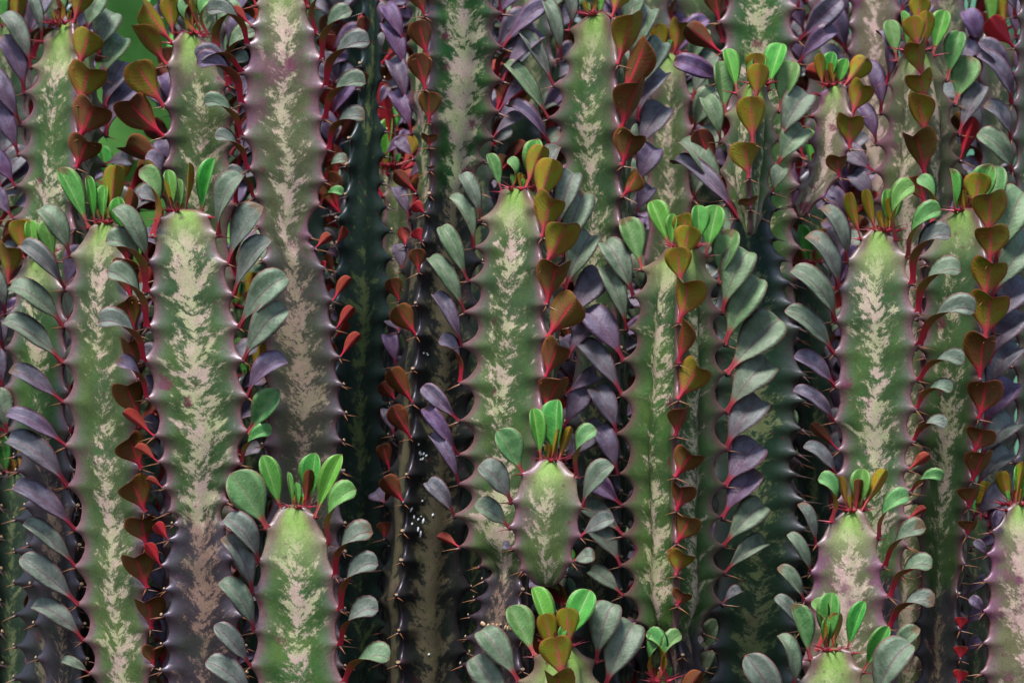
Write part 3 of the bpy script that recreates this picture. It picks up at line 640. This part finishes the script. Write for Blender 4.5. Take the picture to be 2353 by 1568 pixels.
S(label='dark-faced stem near the right edge, olive and maroon leaves stacked on its front rib', d=.10, phi=-41, apex=478, young=90, pale=.3, pink=.15, dark=.2, old=1350, amp=.24, outline=('L','R'),
  ribs={'L': [(2135,515,2105,410,36,'k'),(2112,590),(2108,660),(2106,730),(2104,800),(2104,870),(2102,940),(2100,1010),(2100,1080),(2098,1150),(2095,1220),(2095,1290),(2100,1360,2130,1340,20,'R'),(2100,1430),(2100,1500)],
        'R': [(2250,482,2252,398,62,'y'),(2258,545,2271,445,78,'o'),(2260,605,2273,522,76,'o'),(2250,688,2271,600,80,'o'),(2252,777,2271,677,90,'o'),(2240,872,2253,770,72,'m'),(2238,959,2262,876,80,'m'),(2228,1034,2254,985,70,'m'),(2224,1102,2256,1036,74,'m'),(2216,1162,2235,1116,70,'m'),(2212,1224,2229,1194,56,'m'),(2206,1290),(2196,1360),(2198,1440,2205,1415,34,'R'),(2198,1508,2205,1480,34,'R'),(2195,1566,2205,1535,34,'R')],
        'B': [(2292,520,2300,380,60,'G'),(2290,600,2352,440,90,'A'),(2290,682,2368,550,86,'A'),(2292,760,2365,650,84,'p'),(2288,834,2360,720,80,'p'),(2286,910,2352,800,76,'p'),(2280,985,2340,880,74,'p'),(2270,1059,2340,975,70,'a'),(2268,1120,2332,1045,50,'a'),(2265,1190,2325,1130,62,'P'),(2262,1262,2300,1235,30,'P'),(2258,1320),(2250,1375,2280,1330,28,'P'),(2250,1440,2270,1400,34,'P'),(2248,1500,2262,1470,32,'P')]},
  top=[(2190,478,2180,382,26,'g'),(2215,480,2212,432,16,'y'),(2240,482,2278,372,54,'g')])
S(label='short pinkish stem low on the right with a crown of small green and red leaves', d=.02, apex=1165, young=90, pale=.5, pink=.65, amp=.18, round=60, old=1640,
  ribs={'L': [(1925,1168,1923,1092,20,'y'),(1897,1194,1875,1099,32,'k'),(1868,1246,1831,1156,34,'a'),(1856,1312,1808,1224,36,'a'),(1840,1374,1784,1300,38,'a'),(1833,1440,1778,1368,38,'a'),(1828,1520)],
        'R': [(1996,1172,2038,1078,32,'y'),(2018,1232,2087,1139,38,'k'),(2030,1298,2124,1211,40,'c'),(2042,1366,2137,1301,42,'c'),(2040,1437,2141,1388,40,'c'),(2036,1510,2110,1440,40,'a')]},
  top=[(1975,1162,1982,1070,46,'g'),(1968,1165,1976,1096,28,'n'),(1953,1165,1953,1132,14,'y')])
S(label='lowest stem on the right, only its lime tip and leaf crown rising into view', d=-.03, apex=1484, young=110, pale=.55, pink=.15, amp=.24, round=70,
  ribs={'L': [(1844,1508,1812,1385,46,'G'),(1815,1575,1784,1457,44,'a'),(1795,1640,1710,1500,80,'A')],
        'R': [(1982,1536,2040,1435,38,'g'),(2010,1610,2089,1475,72,'a'),(2030,1670,2136,1550,70,'a')]},
  top=[(1872,1482,1864,1374,26,'k'),(1903,1480,1912,1354,52,'g'),(1914,1480,1924,1402,30,'y'),(1896,1482,1903,1408,18,'g'),(1948,1484,1987,1374,34,'g')])
S(label='wide leafy stem tip at the bottom centre with two yellow-olive leaves in front', d=-.01, phi=60, apex=1478, young=120, pale=.4, pink=.2, amp=.28, outline=('B','R'), conc=.10, bulge=0., round=60,
  ribs={'B': [(1243,1482,1215,1347,44,'g'),(1215,1508,1166,1392,60,'G'),(1188,1568,1104,1449,72,'A'),(1165,1640,1086,1510,78,'A')],
        'R': [(1347,1478,1372,1354,62,'g'),(1378,1520,1412,1387,74,'A'),(1395,1580,1455,1433,90,'A'),(1405,1645,1495,1525,90,'A')],
        'L': [(1284,1550,1272,1458,74,'y'),(1276,1625,1275,1535,66,'o')]},
  top=[(1270,1500,1252,1404,46,'y'),(1305,1475,1300,1390,52,'y'),(1290,1480,1296,1430,20,'g')])
S(label='tiny new stem beside the bottom centre, two slim green leaves at its tip', d=.01, apex=1555, young=80, pale=.3, pink=.3, amp=.26, round=40,
  ribs={'L': [(1497,1562,1480,1455,24,'k'),(1490,1620)], 'R': [(1545,1562,1569,1458,26,'k'),(1555,1620,1610,1540,40,'n')]},
  top=[(1508,1556,1528,1458,26,'k'),(1525,1556,1520,1500,14,'g')])
S(label='pale pink stem cut by the right edge of the view, low down', d=.09, apex=1150, young=80, pale=.8, pink=.8, amp=.2, round=60,
  ribs={'L': [(2300,1168),(2268,1218,2290,1170,30,'P'),(2259,1270,2235,1240,26,'P'),(2256,1330),(2250,1400,2225,1370,30,'P'),(2247,1471),(2245,1540)], 'R': [(2385,1170),(2420,1240),(2435,1320),(2440,1400),(2440,1480),(2440,1560)]},
  top=[(2320,1150,2300,1078,34,'y'),(2342,1150,2338,1060,40,'g'),(2332,1155,2350,1055,24,'y')])
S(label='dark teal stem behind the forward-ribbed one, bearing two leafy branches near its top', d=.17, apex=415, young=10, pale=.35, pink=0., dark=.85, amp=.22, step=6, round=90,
  ribs={'L': [(1690,470),(1650,560),(1632,640),(1622,720),(1620,800),(1620,880),(1620,960),(1622,1100),(1622,1250),(1624,1400)],
        'R': [(1785,480),(1779,547),(1800,595),(1815,650),(1825,700),(1838,754),(1845,862),(1846,920),(1841,983),(1834,1040),(1828,1087),(1845,1146),(1848,1212),(1846,1280),(1846,1350),(1842,1430),(1840,1500)]},
  branches=[dict(d=.13, phi=60, apex=185, young=80, pale=.35, pink=.2, dark=.0, amp=.3, bottom=540, taper=110, outline=('B','R'), conc=.10, bulge=0., auto=None,
      ribs={'B': [(1688,211,1665,111,38,'g'),(1664,262,1651,139,54,'G'),(1655,322,1618,225,50,'A'),(1645,395,1602,298,52,'n'),(1662,457,1560,326,58,'a'),(1690,500,1545,376,50,'p')],
            'R': [(1775,204,1800,99,48,'g'),(1796,252,1824,139,54,'G'),(1797,319,1856,215,72,'A'),(1790,381,1848,294,68,'A'),(1780,440,1800,385,42,'A'),(1760,500)],
            'L': [(1748,236,1748,147,50,'y'),(1736,333,1727,224,64,'y'),(1728,412,1713,334,66,'o'),(1706,481,1712,455,46,'m')]},
      top=[(1716,190,1711,114,20,'g'),(1738,186,1735,118,48,'y'),(1750,188,1752,122,24,'g')]),
    dict(d=.155, phi=-20, apex=190, young=60, pale=.5, pink=.85, dark=.0, amp=.28, bottom=500, taper=60, round=45, auto=None,
      ribs={'L': [(1876,215),(1862,265),(1855,325),(1850,380),(1826,430),(1812,470)],
            'R': [(1950,198,1994,134,50,'y'),(1955,267,1982,193,56,'o'),(1950,343,1949,267,62,'o'),(1928,409,1921,358,50,'m'),(1895,455),(1860,490)]},
      top=[(1888,190,1883,118,26,'y'),(1905,188,1914,114,34,'g'),(1915,190,1906,140,16,'y'),(1926,190,1945,130,30,'g')])])
S(label='upper-middle stem with a round wine-red scab and dark olive leaves on its right edge', d=.14, phi=-41, old=760, oldfade=250, oldgreen=.8, apex=28, young=90, pale=.3, pink=.15, dark=.12, amp=.26, step=6, outline=('L','R'),
  ribs={'L': [(1303,66,1286,-30,40,'a'),(1286,130,1251,5,42,'A'),(1269,194,1195,69,42,'A'),(1256,270,1161,145,46,'A'),(1262,333,1165,245,34,'p'),(1275,400),(1285,470),(1290,540),(1295,620),(1300,750),(1300,900)],
        'R': [(1412,45,1440,-50,60,'y'),(1418,155,1452,38,70,'o'),(1426,235,1480,105,74,'m'),(1426,302,1463,192,84,'m'),(1428,385,1452,308,72,'m'),(1430,454,1462,400,58,'m'),(1428,520),(1426,590),(1424,650),(1424,800),(1424,900)],
        'B': [(1470,80,1480,-30,60,'A'),(1475,140,1505,20,66,'A'),(1480,215,1530,95,62,'A'),(1485,270,1536,166,62,'p'),(1484,345,1540,245,74,'p'),(1480,425,1512,338,60,'P'),(1470,490,1500,430,40,'P')]},
  top=[(1350,28,1345,-30,26,'k'),(1380,26,1372,-40,24,'g')])
S(label='broad pale stem cut by the top edge, above the small leafy branch', d=.21, apex=-90, young=60, pale=.6, pink=.05, amp=.22, step=6,
  ribs={'L': [(1655,-20),(1648,55,1637,-30,46,'n'),(1650,125,1576,62,50,'n'),(1652,190,1546,145,54,'P'),(1655,260),(1660,330)],
        'R': [(1822,-40,1880,-110,50,'p'),(1831,22,1880,-60,44,'p'),(1834,97,1931,3,62,'P'),(1835,148,1919,73,42,'p'),(1836,220),(1836,290)]})
S(label='leafy upper-right stem, forward rib of olive leaves, one scarlet withered leaf on its right', d=.18, phi=60, apex=110, young=60, pale=.4, pink=.5, dark=.1, amp=.26, outline=('B','R'), conc=.08, bulge=.0, step=6,
  ribs={'B': [(2053,135,2039,45,42,'G'),(2038,190,2014,73,42,'p'),(2026,256,1983,145,50,'p'),(2016,326,1973,242,44,'P'),(2008,391,1938,346,56,'P'),(2010,460,1960,400,50,'P'),(2015,530),(2015,600),(2015,900)],
        'R': [(2160,125,2177,22,44,'g'),(2182,180,2208,71,46,'G'),(2202,235,2233,128,66,'G'),(2212,305,2264,197,54,'p'),(2215,364,2238,267,40,'R'),(2215,440),(2212,520),(2210,600),(2210,900)],
        'L': [(2105,60,2112,-5,50,'y'),(2112,115,2094,38,52,'y'),(2110,188,2100,98,54,'o'),(2108,240,2103,170,62,'o'),(2100,317,2096,223,66,'o'),(2110,411,2098,305,72,'m'),(2112,470,2105,410,60,'m'),(2112,540)]},
  top=[(2080,110,2070,20,26,'g'),(2125,105,2128,20,40,'y')])
S(label='blurred pinkish stem at the top edge right of the broad pale one', d=.32, apex=-120, young=30, pale=.7, pink=.9, amp=.22, step=7, twin=True, auto='PpP',
  ribs={'L': [(1945,-60),(1942,0),(1940,60),(1938,120),(1940,200),(1942,400)], 'R': [(2068,-30),(2070,30),(2072,90),(2070,150),(2070,220),(2072,420)]})
S(label='dark green stem hugging the right edge near the top, spines pointing left', d=.19, phi=10, apex=-60, young=30, pale=.25, pink=.2, dark=.45, amp=.3, step=6,
  ribs={'L': [(2325,40,2262,-40,50,'p'),(2322,112,2270,45,54,'R'),(2318,175,2243,100,50,'p'),(2316,240,2240,132,50,'p'),(2314,320,2255,245,48,'p'),(2316,395,2240,310,60,'a'),(2318,470)],
        'R': [(2440,20),(2442,100),(2444,180),(2445,260),(2445,340),(2445,420)]})
S(label='stem in the top left corner with olive and maroon leaves along its right edge', d=.165, old=700, oldfade=200, oldgreen=.6, phi=-41, apex=48, young=110, pale=.5, pink=.15, amp=.26, outline=('L','R'),
  ribs={'L': [(118,52,122,-30,22,'r'),(90,92,52,-20,32,'a'),(66,152,2,35,50,'a'),(50,211,-12,92,54,'p'),(42,284,-25,165,56,'P'),(37,353,-20,240,54,'P'),(28,426,-22,350,46,'P'),(24,500,-25,430,46,'P'),(22,580),(25,700),(30,900)],
        'R': [(180,55,200,-30,56,'o'),(188,112,190,58,50,'m'),(194,158,208,78,72,'o'),(196,247,210,156,86,'o'),(196,324,222,240,90,'m'),(190,390,206,322,76,'m'),(186,460),(186,530),(188,700),(190,900)],
        'B': [(222,70,240,-20,60,'A'),(226,120,262,28,70,'A'),(230,175,280,85,66,'A'),(236,240,284,140,74,'p'),(240,305,308,198,84,'p'),(248,374,300,370,40,'p')]},
  top=[(126,52,120,-20,20,'k'),(158,50,156,-10,26,'k')])
S(label='shaded stem at the left edge behind the broad grey leaves, lime leaves at its tip', d=.118, phi=-15, apex=575, young=80, pale=.35, pink=.05, dark=.12, old=1010, oldfade=120, amp=.28, step=6, twin=True, auto='app',
  ribs={'L': [(40,590,35,505,56,'y'),(20,650,20,562,56,'o'),(12,720),(8,800),(8,890),(14,990),(40,1080),(60,1160),(66,1250),(72,1340),(80,1430),(86,1510)],
        'R': [(140,600,110,505,40,'g'),(160,665),(166,740),(170,820),(172,900),(174,990),(178,1080),(184,1160),(188,1250),(192,1340),(200,1430),(206,1510)]},
  top=[(75,580,68,500,34,'g'),(95,578,100,520,26,'g')])
S(label='narrow green stem tucked in the gap left of centre behind the dark one', d=.27, apex=375, young=70, pale=.25, pink=.35, amp=.26, step=6, twin=True, auto='pqo',
  ribs={'L': [(888,400,870,350,26,'q'),(878,450),(872,520),(868,600),(864,690),(864,760),(864,830),(864,900),(864,980)], 'R': [(925,390),(938,420),(950,475),(955,550),(960,640),(962,740),(962,900)]},
  top=[(893,385,900,265,34,'g'),(905,380,882,200,30,'R'),(880,385,884,372,30,'q')])
S(label='slim purple-black stem deep in the gap beside the splashed one', d=.24, phi=60, apex=760, young=10, pale=.3, pink=.3, dark=.4, old=700, amp=.3, step=6, outline=('B','R'), auto='P', twin=True,
  ribs={'B': [(866,800),(864,880),(864,960),(862,1040),(862,1150),(862,1260)], 'R': [(935,810),(938,890),(938,970),(940,1060),(940,1160),(940,1270)], 'L': [(900,790,925,730,40,'P'),(898,865,935,830,34,'p'),(898,935),(896,1010),(896,1090),(896,1170,905,1130,60,'n')]})
S(label='blurred green stem between the upper-middle stem and the small leafy branch', d=.29, apex=120, young=60, pale=.35, pink=.3, amp=.24, step=7, auto='aAp', autof='oy',
  ribs={'L': [(1485,150),(1478,220),(1476,290),(1474,370),(1474,450),(1474,600)], 'R': [(1585,160),(1592,230),(1594,300),(1596,380),(1596,460),(1596,620)]},
  top=[(1520,120,1510,50,40,'y'),(1550,118,1562,45,44,'o')])
S(label='small stem tip with coral and green leaves in the gap beside the bottle-green stem', d=.32, apex=262, young=50, pale=.3, pink=.5, amp=.26, step=6, dark=.3,
  ribs={'L': [(868,290,856,225,28,'R'),(862,350,850,300,26,'y'),(860,410),(860,480),(860,560)], 'R': [(915,300,912,245,30,'g'),(920,360,935,300,30,'P'),(922,430),(922,500),(922,580)]},
  top=[(880,266,874,185,46,'R'),(896,264,902,205,34,'y'),(905,266,915,222,26,'g')])
for q in STEMS: make_stem(q)
print('stems', len(STEMS), 'objects', len(bpy.data.objects))

# ------------------------------------------------------------------ more stems in the shade behind
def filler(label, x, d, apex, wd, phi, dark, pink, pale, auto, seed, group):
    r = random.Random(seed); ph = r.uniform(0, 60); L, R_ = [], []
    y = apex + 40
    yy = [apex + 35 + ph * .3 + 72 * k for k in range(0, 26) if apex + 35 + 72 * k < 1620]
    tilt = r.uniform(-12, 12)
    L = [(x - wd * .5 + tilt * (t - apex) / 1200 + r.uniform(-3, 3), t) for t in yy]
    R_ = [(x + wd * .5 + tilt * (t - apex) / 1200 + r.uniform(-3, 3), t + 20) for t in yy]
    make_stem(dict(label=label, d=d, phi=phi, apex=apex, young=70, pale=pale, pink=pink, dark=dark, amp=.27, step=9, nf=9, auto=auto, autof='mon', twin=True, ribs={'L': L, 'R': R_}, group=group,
                   old=apex + r.uniform(420, 640), oldfade=120,  # old plum-black growth, also used to deepen the painted gap shade
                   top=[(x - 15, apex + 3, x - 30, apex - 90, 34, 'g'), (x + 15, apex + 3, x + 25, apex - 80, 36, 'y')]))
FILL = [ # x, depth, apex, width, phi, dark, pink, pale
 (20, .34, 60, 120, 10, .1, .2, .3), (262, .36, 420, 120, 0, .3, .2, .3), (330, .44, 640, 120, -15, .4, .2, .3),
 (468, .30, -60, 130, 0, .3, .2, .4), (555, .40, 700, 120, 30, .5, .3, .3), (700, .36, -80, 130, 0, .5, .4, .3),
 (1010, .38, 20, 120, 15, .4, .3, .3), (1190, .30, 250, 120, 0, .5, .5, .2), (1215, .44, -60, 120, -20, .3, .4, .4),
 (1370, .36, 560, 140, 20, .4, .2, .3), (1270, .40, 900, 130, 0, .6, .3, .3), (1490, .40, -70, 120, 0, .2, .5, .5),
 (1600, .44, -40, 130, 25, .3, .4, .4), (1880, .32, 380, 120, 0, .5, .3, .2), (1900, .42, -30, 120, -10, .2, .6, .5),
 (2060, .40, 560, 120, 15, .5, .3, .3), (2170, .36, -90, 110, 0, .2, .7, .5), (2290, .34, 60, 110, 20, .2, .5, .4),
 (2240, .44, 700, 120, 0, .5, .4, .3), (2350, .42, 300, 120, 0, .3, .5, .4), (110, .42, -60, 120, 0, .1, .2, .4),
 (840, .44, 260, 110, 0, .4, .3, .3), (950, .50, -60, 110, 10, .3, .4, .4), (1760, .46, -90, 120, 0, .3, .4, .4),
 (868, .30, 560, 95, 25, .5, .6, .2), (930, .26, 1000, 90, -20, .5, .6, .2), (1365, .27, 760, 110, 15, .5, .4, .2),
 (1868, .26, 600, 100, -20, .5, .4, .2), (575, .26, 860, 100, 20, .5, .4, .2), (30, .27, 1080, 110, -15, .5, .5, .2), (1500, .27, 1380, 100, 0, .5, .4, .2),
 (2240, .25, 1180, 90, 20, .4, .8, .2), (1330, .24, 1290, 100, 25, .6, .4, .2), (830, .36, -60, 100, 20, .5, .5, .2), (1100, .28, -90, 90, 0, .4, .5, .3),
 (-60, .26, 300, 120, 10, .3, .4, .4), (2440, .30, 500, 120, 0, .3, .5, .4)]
FLAB = {0: 'unfocused shaded stem at the left edge behind the top left corner stem', 1: 'unfocused dark stem under the strap leaves, behind the green leaf crowns at left', 2: 'dim stem glimpsed in the narrow gap left of the fishbone-marbled stem', 3: 'unfocused stem in the gap right of the five stacked olive leaves at upper left', 4: 'sliver of dim stem between the fishbone-marbled stem and the plum-footed one', 5: 'shaded stem behind the right edge of the tall plum-footed stem, near its top', 6: 'dim stem behind the cream-streaked stem, showing at its left edge', 7: 'shaded stem rising behind the leaf crown of the central tall stem', 8: 'unfocused stem at the top edge, left of the stem with the wine-red scab', 9: 'dim stem right of the central tall stem, behind its far grey leaves', 10: 'dim stem deep behind the small leafy shoot at lower centre', 11: "unfocused stem at the top edge, right of the scabbed stem's olive leaves",
 12: 'unfocused stem at the top edge, left of the broad pale one', 13: 'dark stem beside the foot of the bent branch with olive leaves', 14: 'unfocused stem at the top between the broad pale stem and the pinkish one', 16: 'unfocused stem at the top, right of the forward rib of olive leaves', 17: 'shaded stem behind the scarlet withered leaf near the right edge', 20: 'unfocused stem behind the tip of the top left corner stem', 21: 'dim stem between the plum-footed stem and the bottle-green one', 23: 'dim stem near the top edge behind the forward-ribbed leafy branch', 26: 'dim stem under the purple leaves between the central and right-of-centre stems', 27: 'dark stem in the gap between the teal stem and the large right-hand one', 28: "dark stem between the fishbone stem's foot and the low lime-tipped stem",
 29: 'dark stem in the bottom left corner behind the broad grey leaves', 30: 'dark stem behind the tiny new stem at the bottom', 31: 'dark purplish stem behind the small purple leaves at lower right', 32: 'dark stem in the black gap below the small leafy shoot', 33: 'shaded stem behind the top of the bottle-green stem', 34: 'shaded stem between the cream-streaked stem and the central tall one', 35: 'shaded stem cut by the left edge, behind maroon and purple leaves'}
FG = 'unfocused cactus stems in the shade behind the front rows'
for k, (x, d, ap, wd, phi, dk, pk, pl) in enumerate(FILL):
    if k in FLAB: filler(FLAB[k], x, d, ap, wd, phi, min(1, dk + .4), pk, pl, 'pPpcCCnnrc', 900 + k, FG)  # raised dark value puts the shade of the deep gaps into the stem colour

# small marks lying on the stems: white mineral splashes, dry brown husks
from mathutils.bvhtree import BVHTree
def mark(stem_label, name, spots, mat, seed, h=.0005):
    rr = random.Random(seed)
    root = [o for o in bpy.data.objects if o.parent is None and str(o.get('label', '')).startswith(stem_label)][0]
    st = [o for o in bpy.data.objects if o.parent == root and o.name.startswith('stalk')][0]
    off = Vector(WLOC[root.name])
    tree = BVHTree.FromPolygons([v.co + off for v in st.data.vertices], [p.vertices[:] for p in st.data.polygons])
    cp = Vector((0, -DIST, ZC)); vs, fs = [], []
    for (x, y, q, asp, rot) in spots:
        d = (P(x, y, .05) - cp).normalized(); hit, nor, _, _ = tree.ray_cast(cp, d)
        if hit is None: continue
        nor = nor if nor.dot(d) < 0 else -nor
        t1 = nor.cross(Vector((0, 0, 1))).normalized(); t2 = t1.cross(nor); n = 9; b = len(vs)
        for ring, (rs, hh) in enumerate(((1., .0), (.8, .7), (.4, 1.))):
            for j in range(n):
                a = 2 * math.pi * j / n; r_ = q * K * rs * (1 + (.22 * math.sin(a * 2 + q) if ring < 2 else 0)) 
                c, s_ = math.cos(a) * r_, math.sin(a) * r_ * asp
                vs.append(hit + t1 * (c * math.cos(rot) - s_ * math.sin(rot)) + t2 * (c * math.sin(rot) + s_ * math.cos(rot)) + nor * (h * hh + .00005))
        for ring in range(2):
            for j in range(n): fs.append((b+ring*n+j, b+ring*n+(j+1) % n, b+(ring+1)*n+(j+1) % n, b+(ring+1)*n+j))
        fs.append(tuple(b+2*n+j for j in range(n)))
    me = bpy.data.meshes.new(name); me.from_pydata([v - off for v in vs], [], fs); me.materials.append(mat)
    link(name, me, root, Matrix.Translation(off))
rr = random.Random(3)
def cluster(cx, cy, n, sx, sy, q0, q1): return [(cx + rr.gauss(0, sx), cy + rr.gauss(0, sy), rr.uniform(q0, q1), rr.uniform(.8, 1.7), rr.uniform(-.4, .4)) for _ in range(n)]
T7 = 'tall stem above centre'
mark(T7, 'white_splash', cluster(965, 1042, 7, 7, 10, 1.5, 3.6), M_DROP, 1)
mark(T7, 'white_splash', cluster(952, 1195, 6, 8, 12, 1.5, 3.8) + [(972, 1196, 3, 2.3, .1), (966, 1226, 3.2, 2.6, -.2), (994, 1182, 3, 1.2, 0)], M_DROP, 2)
mark(T7, 'white_splash', cluster(975, 808, 3, 4, 9, 1.2, 2.6) + [(985, 1502, 3, 1, 0), (970, 1150, 2.5, 1, 0)], M_DROP, 3)
mark('central tall stem', 'dry_husk', [(1110, 1432, 7, .9, .3), (1122, 1437, 4, 1.4, .1), (1132, 1434, 3.5, 1.3, .2), (1142, 1436, 4, 1.2, 0), (1150, 1434, 2.6, 1.5, 0), (1162, 1440, 3.2, 2.2, .1), (1168, 1442, 3, 2.4, 0), (1175, 1442, 2.8, 2.2, -.1)], M_SCAR, 4, .0012)

# ------------------------------------------------------------------ ground, strap-leaved plants, shrubs behind
def grid_mesh(name, x0, x1, y0, y1, nx, ny, zf, mat):
    xs = np.linspace(x0, x1, nx); ys = np.linspace(y0, y1, ny)
    V = [(x, y, zf(x, y)) for y in ys for x in xs]
    F = [(j*nx+i, j*nx+i+1, (j+1)*nx+i+1, (j+1)*nx+i) for j in range(ny-1) for i in range(nx-1)]
    me = bpy.data.meshes.new(name); me.from_pydata(V, [], F); me.materials.append(mat)
    me.polygons.foreach_set('use_smooth', [True]*len(F)); o = bpy.data.objects.new(name, me); COL.objects.link(o); return o
g = grid_mesh('ground', -60, 60, -20, 100, 160, 160, lambda x, y: .0 + .004 * math.sin(x*7) * math.cos(y*5), M_SOIL); g['kind'] = 'structure'

M_BLADE = flat_material('strap_leaf_green', (.07, .28, .04), (.18, .48, .10), 14., .5, .3, .003)
M_BLADE2 = flat_material('strap_leaf_bluegreen', (.07, .22, .14), (.14, .34, .24), 14., .5, .3, .003)
def strap_plant(label, x, y, hs, seed, mat, w=.03):
    r = random.Random(seed); root = empty('strap_leaf_plant', (x, y, 0), label, 'plant'); WLOC[root.name] = Vector((x, y, 0))
    for k in range(9):
        a = r.uniform(0, 6.28); lean = r.uniform(.04, .22); h = hs * r.uniform(.8, 1.15); n = 14; V, F = [], []
        T = Vector((math.cos(a), math.sin(a), 0)); Sd = Vector((-math.sin(a), math.cos(a), 0))
        if k < 5: Sd = Vector((1, 0, 0)); T = Vector((r.uniform(-.4, .4), 1, 0)).normalized()
        off = Vector((r.uniform(-.05, .05), r.uniform(-.03, .03), 0))
        for i in range(n + 1):
            t = i / n; c = off + T * (lean * t * t * h) + Vector((0, 0, h * t * (1 - .15 * t * t))); ww = w * (.7 + .6 * t) * (1 - t ** 5)
            for u, dz in ((-1, .25), (-.5, .05), (0, 0), (.5, .05), (1, .25)): V.append(c + Sd * ww * u + T * (-dz * ww))
        for i in range(n):
            for j in range(4): F.append((i*5+j, i*5+j+1, (i+1)*5+j+1, (i+1)*5+j))
        nn = len(V); V += [v + T * .0015 for v in V]; F += [tuple(q + nn for q in f[::-1]) for f in F]
        me = bpy.data.meshes.new('blade'); me.from_pydata(V, [], F); me.materials.append(mat); me.polygons.foreach_set('use_smooth', [True]*len(F))
        link('leaf', me, root, Matrix.Translation(Vector((x, y, 0))))
def PX(x, d): return (x - 1176) * K * (DIST + d) / DIST
strap_plant('tall bright green strap-leaved plant seen blurred in the gap at upper left', PX(285, .62), .62, .75, 3, M_BLADE, .034)
strap_plant('bluish green strap-leaved plant seen blurred in the top right corner', PX(2255, .62), .62, .78, 4, M_BLADE2, .034)

def hedge():
    r = np.random.RandomState(5); n = 24000
    x = r.uniform(-1.6, 1.6, n); y = r.uniform(1.0, 1.5, n); z = r.uniform(0, 1.2, n) ** 1.0
    prof = 1.0 + .12 * np.sin(x * 4.1) + .05 * np.sin(x * 11.)
    keep = z < prof; x, y, z = x[keep], y[keep], z[keep]; n = len(x)
    base = np.array([[0, 0, -1], [-.45, .05, -.1], [.45, .05, -.1], [-.38, .12, .5], [.38, .12, .5], [0, .05, 1]])
    V = np.zeros((n, 6, 3)); 
    for i in range(n):
        s = r.uniform(.022, .045); M = Matrix.Rotation(r.uniform(0, 6.28), 3, 'Z') @ Matrix.Rotation(r.uniform(-1.3, 1.3), 3, 'X')
        V[i] = base @ np.array(M).T * s + [x[i], y[i], z[i]]
    F = []
    for i in range(n): b = i*6; F += [(b, b+2, b+1), (b+1, b+2, b+4, b+3), (b+3, b+4, b+5)]
    me = bpy.data.meshes.new('shrub_foliage'); me.from_pydata(V.reshape(-1, 3).tolist(), [], F)
    me.materials.append(flat_material('shrub_leaf', (.03, .075, .03), (.09, .15, .07), 9., .55, .1, .002))
    o = bpy.data.objects.new('shrub_foliage', me); COL.objects.link(o); o['kind'] = 'stuff'
    o['label'] = 'dark leafy shrubbery far behind the cactus stems'; o['category'] = 'shrub'
hedge()
print('objects', len(bpy.data.objects), 'tris', sum(len(m.polygons) * 2 for m in bpy.data.meshes))
